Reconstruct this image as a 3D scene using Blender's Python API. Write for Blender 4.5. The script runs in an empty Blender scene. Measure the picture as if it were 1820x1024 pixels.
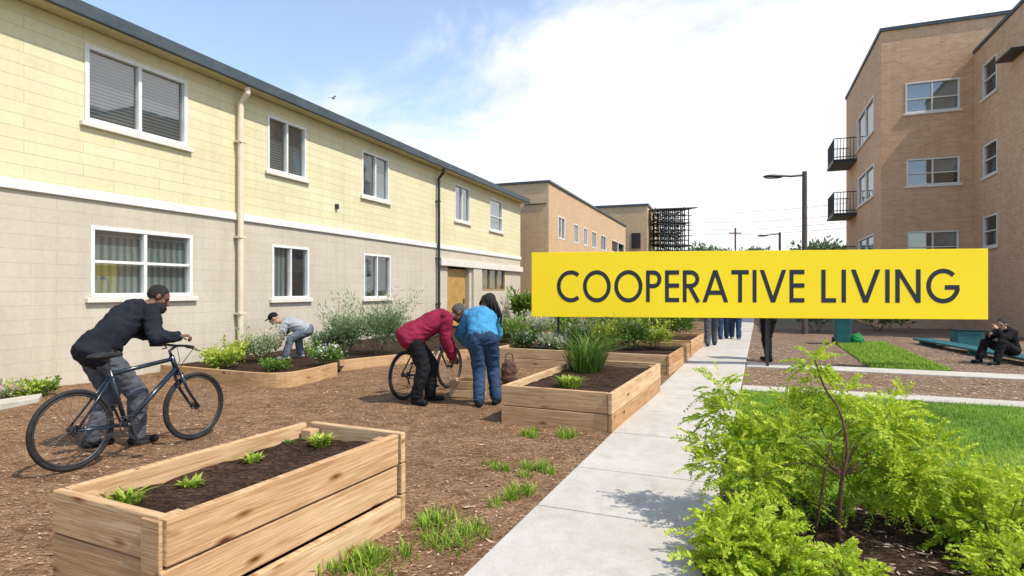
import bpy, math, random
import numpy as np
from mathutils import Vector, Matrix, noise
R_=random.Random(7); rng=np.random.default_rng(7)
SC=bpy.context.scene; COL=SC.collection
FP=1050.; CH=1.5; HZ=515.; CX=910.
def P(u,v,Y): return Vector(((u-CX)/FP*Y,Y,CH-(v-HZ)/FP*Y))
def G(u,v,z=0.):
    Y=FP*(CH-z)/(v-HZ); return Vector(((u-CX)/FP*Y,Y,z))
V=Vector
def link(o): COL.objects.link(o); return o
def tag(o,label=None,cat=None,group=None,kind=None):
    if label: o['label']=label
    if cat: o['category']=cat
    if group: o['group']=group
    if kind: o['kind']=kind
    return o
def thing(name,label,cat,loc=(0,0,0),rotz=0,group=None):
    o=bpy.data.objects.new(name,None); link(o); o.empty_display_size=.1
    o.location=loc; o.rotation_euler=(0,0,rotz)
    return tag(o,label,cat,group)
# ------------------------------------------------------------ mesh builder
class MB:
    def __init__(s): s.v=[]; s.f=[]
    def add(s,vs,fs):
        n=len(s.v); s.v.extend([tuple(v) for v in vs]); s.f.extend([tuple(i+n for i in f) for f in fs]); return s
    def quad(s,a,b,c,d): return s.add([a,b,c,d],[(0,1,2,3)])
    def hexa(s,p): return s.add(p,[(0,3,2,1),(4,5,6,7),(0,1,5,4),(1,2,6,5),(2,3,7,6),(3,0,4,7)])
    def box(s,x0,x1,y0,y1,z0,z1):
        return s.hexa([(x0,y0,z0),(x1,y0,z0),(x1,y1,z0),(x0,y1,z0),(x0,y0,z1),(x1,y0,z1),(x1,y1,z1),(x0,y1,z1)])
    def fbox(s,F,t0,t1,n0,n1,z0,z1):
        return s.hexa([F(t0,n1,z0),F(t1,n1,z0),F(t1,n0,z0),F(t0,n0,z0),F(t0,n1,z1),F(t1,n1,z1),F(t1,n0,z1),F(t0,n0,z1)])
    def tube(s,pts,rad,n=8):
        pts=[V(p) for p in pts]
        if not hasattr(rad,'__len__'): rad=[rad]*len(pts)
        vs=[];fs=[]; prev=None
        for i,p in enumerate(pts):
            t=(pts[min(i+1,len(pts)-1)]-pts[max(i-1,0)]).normalized()
            if prev is None:
                a=V((0,0,1)) if abs(t.z)<.9 else V((1,0,0))
                x=t.cross(a).normalized()
            else: x=(prev-t*prev.dot(t)).normalized()
            prev=x; y=t.cross(x)
            for k in range(n):
                an=2*math.pi*k/n; vs.append(p+(x*math.cos(an)+y*math.sin(an))*rad[i])
        for i in range(len(pts)-1):
            for k in range(n):
                k2=(k+1)%n; fs.append((i*n+k,i*n+k2,(i+1)*n+k2,(i+1)*n+k))
        fs.append(tuple(range(n-1,-1,-1))); m=(len(pts)-1)*n; fs.append(tuple(m+k for k in range(n)))
        return s.add(vs,fs)
    def ring(s,c,ax,R,r,n=40,m=8):
        c=V(c); ax=V(ax).normalized(); a=V((0,0,1)) if abs(ax.z)<.9 else V((1,0,0))
        x=ax.cross(a).normalized(); y=ax.cross(x); vs=[];fs=[]
        for i in range(n):
            an=2*math.pi*i/n; d=x*math.cos(an)+y*math.sin(an)
            for k in range(m):
                b=2*math.pi*k/m; vs.append(c+d*(R+r*math.cos(b))+ax*r*math.sin(b))
        for i in range(n):
            for k in range(m):
                fs.append((i*m+k,((i+1)%n)*m+k,((i+1)%n)*m+(k+1)%m,i*m+(k+1)%m))
        return s.add(vs,fs)
    def ell(s,c,rad,axes=None,n=14,m=9):
        c=V(c); ax=axes or (V((1,0,0)),V((0,1,0)),V((0,0,1))); vs=[];fs=[]
        for j in range(1,m):
            th=math.pi*j/m
            for i in range(n):
                ph=2*math.pi*i/n
                vs.append(c+ax[0]*rad[0]*math.sin(th)*math.cos(ph)+ax[1]*rad[1]*math.sin(th)*math.sin(ph)+ax[2]*rad[2]*math.cos(th))
        top=len(vs); vs.append(c+ax[2]*rad[2]); vs.append(c-ax[2]*rad[2])
        for j in range(m-2):
            for i in range(n):
                i2=(i+1)%n; fs.append((j*n+i,(j+1)*n+i,(j+1)*n+i2,j*n+i2))
        for i in range(n):
            i2=(i+1)%n; fs.append((top,i,i2)); fs.append((top+1,(m-2)*n+i2,(m-2)*n+i))
        return s.add(vs,fs)
    def cap(s,p0,p1,r0,r1,n=12):
        p0=V(p0);p1=V(p1); t=(p1-p0)
        if t.length<1e-6: return s.ell(p0,(r0,r0,r0))
        t.normalize(); pts=[];rs=[]
        for a in (80,60,40,20): pts.append(p0-t*r0*math.sin(math.radians(a))); rs.append(r0*math.cos(math.radians(a)))
        pts.append(p0);rs.append(r0);pts.append(p1);rs.append(r1)
        for a in (20,40,60,80): pts.append(p1+t*r1*math.sin(math.radians(a))); rs.append(r1*math.cos(math.radians(a)))
        return s.tube(pts,rs,n)
    def mesh(s,name='mesh'):
        me=bpy.data.meshes.new(name); me.from_pydata(s.v,[],s.f); me.update(); return me
    def build(s,name,mat,parent=None,smooth=False,bevel=0,uv=True):
        me=s.mesh(name)
        if uv:
            L=me.uv_layers.new(name='UVMap')
            for p in me.polygons:
                n=p.normal
                for li in p.loop_indices:
                    c=me.vertices[me.loops[li].vertex_index].co
                    if abs(n.z)>.7: L.data[li].uv=(c.x,c.y)
                    else:
                        h=math.hypot(n.x,n.y); L.data[li].uv=((-n.y*c.x+n.x*c.y)/h,c.z)
        return mk(name,me,mat,parent,smooth,bevel)
def mk(name,me,mat,parent=None,smooth=False,bevel=0):
    o=bpy.data.objects.new(name,me); link(o)
    if mat: me.materials.append(mat)
    if parent: o.parent=parent
    if smooth: me.polygons.foreach_set('use_smooth',[True]*len(me.polygons))
    if bevel:
        b=o.modifiers.new('bevel','BEVEL'); b.width=bevel; b.segments=2; b.limit_method='ANGLE'
    return o
# ------------------------------------------------------------ materials
class NT:
    def __init__(s,name):
        s.m=bpy.data.materials.new(name); s.m.use_nodes=True; s.t=s.m.node_tree; s.t.nodes.clear()
        s.out=s.n('ShaderNodeOutputMaterial')
    def n(s,typ,**k):
        x=s.t.nodes.new(typ)
        for a,b in k.items(): setattr(x,a,b)
        return x
    def l(s,a,b): s.t.links.new(a,b)
    def coord(s,kind,scale=(1,1,1),rand=False):
        tc=s.n('ShaderNodeTexCoord'); mp=s.n('ShaderNodeMapping'); mp.inputs['Scale'].default_value=scale
        src=tc.outputs[kind]
        if rand:
            oi=s.n('ShaderNodeObjectInfo'); mu=s.n('ShaderNodeMath',operation='MULTIPLY'); mu.inputs[1].default_value=37.
            s.l(oi.outputs['Random'],mu.inputs[0]); va=s.n('ShaderNodeVectorMath',operation='ADD'); s.l(src,va.inputs[0]); s.l(mu.outputs[0],va.inputs[1]); src=va.outputs[0]
        s.l(src,mp.inputs['Vector']); return mp.outputs[0]
    def noise(s,vec,scale,detail=5,rough=.55,dist=0):
        x=s.n('ShaderNodeTexNoise'); x.inputs['Scale'].default_value=scale; x.inputs['Detail'].default_value=detail
        x.inputs['Roughness'].default_value=rough; x.inputs['Distortion'].default_value=dist; s.l(vec,x.inputs['Vector']); return x.outputs['Fac']
    def ramp(s,fac,stops):
        x=s.n('ShaderNodeValToRGB'); e=x.color_ramp.elements
        while len(e)<len(stops): e.new(.5)
        for i,(p,c) in enumerate(stops): e[i].position=p; e[i].color=(*c,1)
        s.l(fac,x.inputs['Fac']); return x.outputs['Color']
    def mix(s,fac,a,b,mode='MIX'):
        x=s.n('ShaderNodeMix',data_type='RGBA',blend_type=mode)
        for k,val in ((0,fac),(6,a),(7,b)):
            if isinstance(val,(int,float)): x.inputs[k].default_value=val
            elif isinstance(val,tuple): x.inputs[k].default_value=(*val,1)
            else: s.l(val,x.inputs[k])
        return x.outputs[2]
    def bsdf(s,col,rough=.8,bump=None,bs=.3,bd=.02,metal=0,spec=.4):
        b=s.n('ShaderNodeBsdfPrincipled'); b.inputs['Metallic'].default_value=metal; b.inputs['Specular IOR Level'].default_value=spec
        if isinstance(col,tuple): b.inputs['Base Color'].default_value=(*col,1)
        else: s.l(col,b.inputs['Base Color'])
        if isinstance(rough,(int,float)): b.inputs['Roughness'].default_value=rough
        else: s.l(rough,b.inputs['Roughness'])
        if bump is not None:
            bp=s.n('ShaderNodeBump'); bp.inputs['Strength'].default_value=bs; bp.inputs['Distance'].default_value=bd
            s.l(bump,bp.inputs['Height']); s.l(bp.outputs[0],b.inputs['Normal'])
        s.l(b.outputs[0],s.out.inputs['Surface']); return s.m
def surf(name,c1,c2,scale=6,rough=.8,bs=.3,bd=.01,metal=0,spec=.3,detail=6,lo=.35,hi=.65,stretch=(1,1,1),fine=.25):
    t=NT(name); v=t.coord('Object',stretch,True); f=t.noise(v,scale,detail); f2=t.noise(v,scale*6,3)
    c=t.ramp(f,[(lo,c1),(hi,c2)]); c=t.mix(fine,c,t.ramp(f2,[(.3,(.25,.25,.25)),(.7,(1,1,1))]),'MULTIPLY')
    return t.bsdf(c,rough,f2,bs,bd,metal,spec)
def brickmat(name,c1,c2,mortar,bw,rh,ms,stain=.35,bs=.5,off=.5):
    t=NT(name); v=t.coord('UV'); b=t.n('ShaderNodeTexBrick'); t.l(v,b.inputs['Vector']); b.offset=off
    for k,x in (('Color1',(*c1,1)),('Color2',(*c2,1)),('Mortar',(*mortar,1)),('Scale',1),('Mortar Size',ms),('Mortar Smooth',.15),('Bias',0),('Brick Width',bw),('Row Height',rh)): b.inputs[k].default_value=x
    v2=t.coord('UV',(1,.5,1)); f=t.noise(v2,.8,7,.6); f2=t.noise(v,14,5)
    c=t.mix(stain,b.outputs['Color'],t.ramp(f,[(.3,(.62,.6,.56)),(.62,(1,1,1))]),'MULTIPLY')
    v3=t.coord('UV',(6,.35,1)); f3=t.noise(v3,1.0,5)
    c=t.mix(stain*.7,c,t.ramp(f3,[(.35,(.7,.68,.64)),(.6,(1,1,1))]),'MULTIPLY')
    c=t.mix(.22,c,t.ramp(f2,[(.3,(.6,.6,.6)),(.7,(1,1,1))]),'MULTIPLY')
    inv=t.n('ShaderNodeMath',operation='MULTIPLY_ADD'); t.l(b.outputs['Fac'],inv.inputs[0]); inv.inputs[1].default_value=-1; t.l(f2,inv.inputs[2])
    return t.bsdf(c,.85,inv.outputs[0],bs,.008,0,.25)
def woodmat(name,c1,c2,c3):
    t=NT(name); v=t.coord('UV',(1.2,16,1),True); f=t.noise(v,1.6,7,.6,1.1); v2=t.coord('UV',(2.2,80,1),True); f2=t.noise(v2,1.5,3)
    c=t.ramp(f,[(.3,c1),(.5,c2),(.68,c3)]); c=t.mix(.45,c,t.ramp(f2,[(.35,(.55,.45,.36)),(.6,(1,1,1))]),'MULTIPLY')
    vv=t.coord('UV',(3.2,9.,1),True); vo=t.n('ShaderNodeTexVoronoi'); vo.inputs['Scale'].default_value=1.; t.l(vv,vo.inputs['Vector'])
    sp=t.n('ShaderNodeSeparateColor'); t.l(vo.outputs['Color'],sp.inputs[0]); gt=t.n('ShaderNodeMath',operation='GREATER_THAN'); t.l(sp.outputs[0],gt.inputs[0]); gt.inputs[1].default_value=.5
    c=t.mix(gt.outputs[0],c,t.mix(1.,c,t.ramp(vo.outputs['Distance'],[(.06,(.20,.10,.05)),(.10,(.5,.34,.22)),(.22,(1,1,1))]),'MULTIPLY'))
    vs=t.coord('UV',(1.5,2.5,1),True); st=t.noise(vs,1.6,5,.6); c=t.mix(.5,c,t.ramp(st,[(.3,(.70,.63,.56)),(.6,(1,1,1))]),'MULTIPLY')
    oi=t.n('ShaderNodeObjectInfo'); c=t.mix(.9,c,t.ramp(oi.outputs['Random'],[(0,(.70,.58,.48)),(.4,(.93,.89,.84)),(1,(1.,1.,1.))]),'MULTIPLY')
    return t.bsdf(c,.8,f2,.5,.005,0,.2)
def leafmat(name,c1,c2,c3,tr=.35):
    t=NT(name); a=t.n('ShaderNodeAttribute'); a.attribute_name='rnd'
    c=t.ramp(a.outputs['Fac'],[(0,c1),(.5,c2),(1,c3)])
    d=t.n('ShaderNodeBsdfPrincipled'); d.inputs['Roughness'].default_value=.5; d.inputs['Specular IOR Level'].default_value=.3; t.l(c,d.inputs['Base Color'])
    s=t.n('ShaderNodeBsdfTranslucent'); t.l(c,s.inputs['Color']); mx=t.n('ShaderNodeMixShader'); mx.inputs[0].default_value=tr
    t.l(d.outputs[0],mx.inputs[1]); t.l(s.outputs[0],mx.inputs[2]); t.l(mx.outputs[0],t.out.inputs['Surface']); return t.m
def glassmat(name,tint=(.66,.72,.72),refl=.24):
    t=NT(name); tr=t.n('ShaderNodeBsdfTransparent'); tr.inputs[0].default_value=(*tint,1)
    g=t.n('ShaderNodeBsdfGlossy'); g.inputs['Roughness'].default_value=.03
    v=t.coord('UV'); f=t.noise(v,1.1,2); bp=t.n('ShaderNodeBump'); bp.inputs['Strength'].default_value=.06; bp.inputs['Distance'].default_value=.05; t.l(f,bp.inputs['Height']); t.l(bp.outputs[0],g.inputs['Normal'])
    mx=t.n('ShaderNodeMixShader'); mx.inputs[0].default_value=refl; t.l(tr.outputs[0],mx.inputs[1]); t.l(g.outputs[0],mx.inputs[2]); t.l(mx.outputs[0],t.out.inputs['Surface']); return t.m
def stripemat(name,c1,c2,period,axis):
    t=NT(name); v=t.coord('UV'); sp=t.n('ShaderNodeSeparateXYZ'); t.l(v,sp.inputs[0])
    m=t.n('ShaderNodeMath',operation='MULTIPLY'); m.inputs[1].default_value=2*math.pi/period; t.l(sp.outputs[axis],m.inputs[0])
    f0=t.noise(v,3,2); ad=t.n('ShaderNodeMath',operation='MULTIPLY_ADD'); t.l(f0,ad.inputs[0]); ad.inputs[1].default_value=3. if axis==0 else .3; t.l(m.outputs[0],ad.inputs[2])
    si=t.n('ShaderNodeMath',operation='SINE'); t.l(ad.outputs[0],si.inputs[0]); ma=t.n('ShaderNodeMath',operation='MULTIPLY_ADD'); t.l(si.outputs[0],ma.inputs[0]); ma.inputs[1].default_value=.5; ma.inputs[2].default_value=.5
    c=t.ramp(ma.outputs[0],[(.1,c1),(.8,c2)]); f=t.noise(v,1.2,3); c=t.mix(.5,c,t.ramp(f,[(.35,(.45,.45,.45)),(.65,(1,1,1))]),'MULTIPLY')
    return t.bsdf(c,.7)
M={}
M['siding']=brickmat('yellow_siding',(.70,.64,.40),(.74,.69,.46),(.55,.49,.30),1.35,.185,.006,.22,.3,.37)
M['block']=brickmat('beige_block',(.57,.51,.41),(.60,.54,.44),(.50,.44,.355),.9,.21,.005,.32,.25,.4)
M['brick']=brickmat('brown_brick',(.68,.42,.25),(.56,.325,.18),(.60,.45,.33),.26,.095,.010,.25,.5)
M['brickl']=brickmat('tan_brick',(.66,.45,.265),(.57,.375,.215),(.56,.45,.32),.26,.095,.010,.22,.4)
M['white']=surf('white_paint',(.68,.68,.66),(.78,.78,.76),4,.5,.05,fine=.08)
M['trim']=surf('cream_trim',(.66,.62,.55),(.74,.70,.63),4,.6,.05,fine=.1)
M['cream']=surf('cream_metal',(.68,.57,.43),(.74,.64,.50),3,.5,.05,fine=.1)
M['soffit']=surf('soffit_paint',(.55,.50,.28),(.62,.57,.33),3,.7,.05)
M['fascia']=surf('slate_metal',(.05,.07,.085),(.08,.10,.115),3,.5,.05)
M['dark']=surf('dark_metal',(.02,.022,.024),(.04,.042,.045),5,.45,.08)
M['teal']=surf('teal_paint',(.02,.11,.12),(.03,.16,.17),5,.5,.1)
M['rust']=surf('dark_pole_paint',(.085,.065,.055),(.12,.09,.075),4,.6,.1)
M['room']=surf('dark_room',(.03,.036,.038),(.07,.078,.08),2,.9,.0)
M['blind']=stripemat('blind_slats',(.07,.09,.10),(.30,.33,.34),.06,1)
M['blindl']=stripemat('pale_blind',(.34,.37,.38),(.56,.58,.58),.06,1)
M['curtain']=stripemat('curtain_folds',(.20,.25,.24),(.46,.51,.48),.13,0)
M['glass']=glassmat('window_glass'); M['glassb']=glassmat('window_glass_bright',(.55,.62,.66),.45)
M['amber']=surf('amber_door_paint',(.42,.24,.06),(.52,.32,.10),4,.45,.05)
M['board']=surf('ochre_panel',(.36,.24,.10),(.45,.31,.14),3,.6,.05)
def concrete():
    t=NT('path_concrete'); v=t.coord('Object'); a=t.noise(v,1.1,8,.6); b=t.noise(v,45,4,.7); c=t.noise(v,9,6,.6); d=t.noise(v,3.2,4,.5)
    col=t.ramp(a,[(.3,(.44,.41,.355)),(.7,(.54,.51,.455))]); col=t.mix(.35,col,t.ramp(c,[(.3,(.66,.63,.58)),(.6,(1,1,1))]),'MULTIPLY'); col=t.mix(.3,col,t.ramp(b,[(.3,(.55,.55,.55)),(.55,(1,1,1))]),'MULTIPLY')
    col=t.mix(.4,col,t.ramp(d,[(.32,(.72,.69,.64)),(.42,(1,1,1))]),'MULTIPLY')
    return t.bsdf(col,.85,b,.35,.004)
M['conc']=concrete()
def mulchmat(name,ca,cb,cc,sc=55):
    t=NT(name); v=t.coord('Object',(1,1.6,1)); a=t.noise(v,1.0,6,.6); vo=t.n('ShaderNodeTexVoronoi'); vo.inputs['Scale'].default_value=sc; vo.inputs['Randomness'].default_value=1
    vd=t.noise(v,12,4); mv=t.n('ShaderNodeVectorMath',operation='MULTIPLY_ADD'); cmb=t.n('ShaderNodeCombineXYZ'); t.l(vd,cmb.inputs[0]); t.l(vd,cmb.inputs[1]); t.l(cmb.outputs[0],mv.inputs[0]); mv.inputs[1].default_value=(.12,.12,0); t.l(v,mv.inputs[2]); t.l(mv.outputs[0],vo.inputs['Vector'])
    sp=t.n('ShaderNodeSeparateColor'); t.l(vo.outputs['Color'],sp.inputs[0])
    col=t.ramp(sp.outputs[0],[(0,ca),(.55,cb),(1,cc)]); col=t.mix(.55,col,t.ramp(a,[(.3,(.52,.46,.42)),(.65,(1,1,1))]),'MULTIPLY')
    e=t.noise(v,4.5,5,.65); col=t.mix(.6,col,t.ramp(e,[(.36,(.42,.36,.33)),(.56,(1,1,1))]),'MULTIPLY')
    b=t.noise(v,60,4,.7); col=t.mix(.4,col,t.ramp(b,[(.3,(.3,.3,.3)),(.6,(1,1,1))]),'MULTIPLY')
    ad=t.n('ShaderNodeMath',operation='ADD'); t.l(sp.outputs[1],ad.inputs[0]); t.l(b,ad.inputs[1]); ad2=t.n('ShaderNodeMath',operation='MULTIPLY_ADD'); t.l(e,ad2.inputs[0]); ad2.inputs[1].default_value=2.5; t.l(ad.outputs[0],ad2.inputs[2])
    return t.bsdf(col,.95,ad2.outputs[0],.75,.018,0,.1)
M['mulch']=mulchmat('bark_mulch',(.175,.095,.048),(.33,.195,.108),(.47,.315,.195))
M['mulch2']=mulchmat('grey_bark_mulch',(.19,.125,.08),(.34,.235,.16),(.48,.36,.265))
M['soil']=mulchmat('dark_soil',(.028,.016,.010),(.065,.038,.025),(.13,.08,.052))
M['ground']=surf('dry_ground',(.10,.10,.045),(.18,.15,.09),.6,.95,.4,.03)
M['lawn']=surf('lawn_ground',(.08,.16,.018),(.16,.27,.035),1.2,.9,.6,.02)
M['wood']=woodmat('cedar_board',(.45,.275,.14),(.63,.435,.25),(.72,.54,.345))
M['chip']=leafmat('wood_chip',(.12,.06,.03),(.31,.18,.10),(.54,.38,.25),0.0)
M['chip2']=leafmat('pale_wood_chip',(.14,.10,.07),(.32,.235,.17),(.55,.44,.34),0.0)
M['lime']=leafmat('lime_leaf',(.18,.31,.012),(.42,.55,.025),(.64,.72,.10),.45)
M['green']=leafmat('green_leaf',(.045,.11,.014),(.11,.21,.03),(.23,.36,.07),.35)
M['sage']=leafmat('sage_leaf',(.07,.13,.05),(.17,.25,.11),(.34,.42,.25),.3)
M['pale']=leafmat('pale_flower_leaf',(.10,.17,.05),(.26,.33,.15),(.62,.62,.50),.3)
M['yel']=leafmat('yellow_green_leaf',(.14,.24,.02),(.34,.46,.05),(.58,.62,.12),.35)
M['grass']=leafmat('grass_blade',(.11,.22,.018),(.24,.40,.035),(.44,.57,.09),.4)
M['far']=leafmat('hazed_far_leaf',(.07,.11,.05),(.12,.18,.08),(.20,.26,.14),.2)  # distance haze painted into the leaf colours as lighter tones
M['pink']=leafmat('pink_petal',(.45,.16,.2),(.6,.32,.36),(.75,.6,.6),.3)
M['petal']=leafmat('white_petal',(.55,.52,.48),(.68,.64,.6),(.75,.73,.7),.3)
M['bark']=surf('tree_bark',(.08,.038,.022),(.17,.095,.06),18,.9,.7,.01)
M['stem']=surf('green_stem',(.10,.13,.04),(.18,.18,.07),15,.8,.3,.005)
M['signy']=surf('yellow_sign_paint',(.95,.70,.012),(.955,.71,.016),1,.5,.0,fine=0.)
M['navyink']=surf('navy_lettering',(.018,.022,.035),(.022,.026,.04),5,.5,.0,fine=0.)
M['steel']=surf('grey_steel',(.22,.23,.24),(.30,.31,.32),5,.4,.05,metal=.6)
M['rubber']=surf('tyre_rubber',(.012,.012,.012),(.028,.028,.028),20,.7,.2,.003)
M['alloy']=surf('dark_alloy',(.06,.06,.065),(.10,.10,.11),10,.4,.05,metal=.7)
M['spoke']=surf('spoke_steel',(.10,.10,.10),(.16,.16,.16),10,.5,.02,metal=.4)
M['bikeblue']=surf('dark_blue_frame_paint',(.008,.018,.03),(.012,.026,.042),8,.25,.0,spec=.6)
M['bikeblk']=surf('black_frame_paint',(.012,.012,.014),(.025,.025,.027),8,.3,.0,spec=.6)
M['skin']=surf('brown_skin',(.13,.06,.036),(.17,.085,.05),9,.5,.1,.003,fine=.1)
M['skinl']=surf('tan_skin',(.38,.22,.145),(.42,.25,.17),9,.5,.1,.003,fine=.1)
M['eye']=surf('dark_eye',(.02,.015,.012),(.03,.02,.015),9,.2,.0)
M['hair']=surf('black_hair',(.008,.007,.007),(.03,.026,.024),60,.6,.8,.01)
M['hairg']=surf('greying_hair',(.035,.032,.03),(.16,.15,.14),70,.7,.8,.01)
def cloth(n,a,b):
    t=NT(n); v=t.coord('Object',(1,1,1),True); f=t.noise(v,4,4,.5); f2=t.noise(v,160,2); f3=t.noise(v,17,4,.6,.8)
    c=t.mix(.35,t.ramp(f,[(.3,a),(.7,b)]),t.ramp(f3,[(.35,(.6,.6,.6)),(.6,(1,1,1))]),'MULTIPLY')
    ad=t.n('ShaderNodeMath',operation='MULTIPLY_ADD'); t.l(f3,ad.inputs[0]); ad.inputs[1].default_value=6.; t.l(f2,ad.inputs[2])
    return t.bsdf(c,.9,ad.outputs[0],.5,.004,0,.12)
M['navy']=cloth('black_navy_knit',(.012,.014,.021),(.021,.024,.033)); M['jeang']=cloth('grey_denim',(.07,.078,.092),(.12,.13,.15))
M['maroon']=cloth('maroon_cotton',(.20,.014,.036),(.27,.024,.055)); M['black']=cloth('black_cloth',(.010,.010,.012),(.020,.020,.022))
M['denim']=cloth('bright_blue_denim',(.045,.22,.41),(.085,.30,.51)); M['jean']=cloth('blue_denim',(.024,.05,.10),(.048,.085,.15))
M['greyt']=cloth('grey_blue_jersey',(.27,.29,.32),(.36,.38,.41)); M['slate']=cloth('slate_trousers',(.11,.13,.16),(.15,.17,.20))
M['shoe']=cloth('black_shoe',(.012,.012,.013),(.03,.03,.03)); M['bag']=surf('brown_woven_bag',(.07,.035,.025),(.16,.09,.06),14,.85,.35,.004)
M['shoeg']=cloth('grey_shoe',(.2,.2,.2),(.3,.3,.3)); M['greenbag']=cloth('green_plastic',(.015,.17,.05),(.03,.25,.08))
# ------------------------------------------------------------ leaf helpers
def npmesh(name,verts,faces,rnd,mat,parent=None,tris=None):
    me=bpy.data.meshes.new(name); fl=faces.tolist()
    if tris is not None: fl=fl+tris.tolist()
    me.from_pydata(verts.tolist(),[],fl); a=me.attributes.new('rnd','FLOAT','POINT'); a.data.foreach_set('value',rnd.astype(np.float32)); me.update()
    return mk(name,me,mat,parent)
def unit(a): return a/np.maximum(np.linalg.norm(a,axis=1,keepdims=True),1e-9)
def leafarr(base,d,L,W,bias=None):
    n=len(base); d=unit(d); r=unit(rng.normal(size=(n,3))); s=unit(np.cross(d,r)); nn=np.cross(s,d)
    L=np.asarray(L).reshape(-1,1)*np.ones((n,1)); W=np.asarray(W).reshape(-1,1)*np.ones((n,1))
    v=np.stack([base,base+d*L*.45+s*W+nn*W*.35,base+d*L,base+d*L*.45-s*W+nn*W*.35],1).reshape(-1,3)
    f=np.arange(n*4).reshape(n,4); q=rng.random(n) if bias is None else np.clip(bias+rng.normal(0,.18,n),0,1)
    return v,f,np.repeat(q,4)
def cluster(center,rad,n,clumps=12,spread=.42):
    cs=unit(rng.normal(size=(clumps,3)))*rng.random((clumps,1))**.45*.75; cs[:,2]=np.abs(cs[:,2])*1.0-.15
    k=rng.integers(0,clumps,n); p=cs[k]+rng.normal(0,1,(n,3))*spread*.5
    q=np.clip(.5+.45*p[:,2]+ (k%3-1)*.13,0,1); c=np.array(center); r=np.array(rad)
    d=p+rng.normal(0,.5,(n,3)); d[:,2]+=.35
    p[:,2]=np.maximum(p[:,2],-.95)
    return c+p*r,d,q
def bush(name,label,cat,x,y,w,h,n,L,W,mat,group=None,z=0,d=None,flowers=None,clumps=14,stems=6,shoots=26):
    t=thing(name,label,cat,(x,y,z),0,group); d=d or w
    b,dr,q=cluster((0,0,h*.5),(w/2,d/2,h*.5),n,clumps); b[:,2]=np.maximum(b[:,2],.01)
    # loose shoots that break the outline
    k=7; a=rng.random(shoots)*2*math.pi; rr=rng.random(shoots)**.5*.45; sb=np.stack([np.cos(a)*rr*w,np.sin(a)*rr*d,np.full(shoots,h*.55)],1); sdv=unit(np.stack([np.cos(a)*.5,np.sin(a)*.5,.5+rng.random(shoots)],1)); sl=h*(.35+.45*rng.random(shoots))
    st=np.linspace(.1,1,k); sp=(sb[:,None,:]+sdv[:,None,:]*st[None,:,None]*sl[:,None,None]).reshape(-1,3); sd2=np.repeat(sdv,k,0)+rng.normal(0,.7,(shoots*k,3))
    b=np.concatenate([b,sp]); dr=np.concatenate([dr,sd2]); q=np.concatenate([q,np.full(shoots*k,.75)]); n=len(b)
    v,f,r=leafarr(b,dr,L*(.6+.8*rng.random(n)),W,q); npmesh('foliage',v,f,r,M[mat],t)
    s=MB()
    for i in range(stems):
        a=i*2.4; s.tube([(0.03*math.cos(a),.03*math.sin(a),-.03),(.2*w*math.cos(a),.2*d*math.sin(a),h*.4),(.3*w*math.cos(a),.3*d*math.sin(a),h*.75)],[.012,.008,.003],5)
    s.build('stem',M['stem'],t,uv=False)
    if flowers:
        m=max(26,n//12); b,dr,q=cluster((0,0,h*.66),(w/2,d/2,h*.55),m,clumps); b[:,2]=np.maximum(b[:,2],.05)
        v,f,r=leafarr(b,dr,.05,.024); npmesh('flower_cluster',v,f,r,M[flowers],t)['kind']='stuff'
    return t
def blades(bases,H,W,lean,heading=None):
    n=len(bases); a=rng.random(n)*2*math.pi if heading is None else heading
    dirv=np.stack([np.cos(a),np.sin(a),np.zeros(n)],1); sd=np.stack([-np.sin(a),np.cos(a),np.zeros(n)],1)
    H=(np.asarray(H)*np.ones(n)).reshape(-1,1); W=(np.asarray(W)*np.ones(n)).reshape(-1,1); ln=(np.asarray(lean)*np.ones(n)).reshape(-1,1)
    up=np.array([[0,0,1.]]); mid=bases+up*H*.6+dirv*ln*H*.3; tip=bases+up*H*(1-.25*ln)+dirv*ln*H
    v=np.stack([bases-sd*W,bases+sd*W,mid+sd*W*.7,mid-sd*W*.7,tip],1).reshape(-1,3); i=np.arange(n)*5
    return v,np.stack([i,i+1,i+2,i+3],1),np.stack([i+3,i+2,i+4],1)
def tuft(name,label,x,y,z,r,h,n,mat,W=.006,lean=.7,group=None,cat='plant',clumps=1):
    a=rng.random(n)*2*math.pi; rr=r*rng.random(n)**.6*.55; off=np.zeros((n,2))
    if clumps>1:
        cc=rng.normal(0,.42,(clumps,2))*r; off=cc[rng.integers(0,clumps,n)]; rr=rr*.55
    b=np.stack([rr*np.cos(a)+off[:,0],rr*np.sin(a)+off[:,1],np.zeros(n)-.01],1); ln=lean*(.3+rr/r*1.2)*(.6+.8*rng.random(n))
    v,f,t=blades(b,h*(.35+.7*rng.random(n)),W*(.6+.7*rng.random(n)),ln,a+rng.normal(0,.7,n)); q=np.repeat(rng.random(n),5)
    o=npmesh(name,v,f,q,M[mat],None,t); o.location=(x,y,z); return tag(o,label,cat,group)
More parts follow.
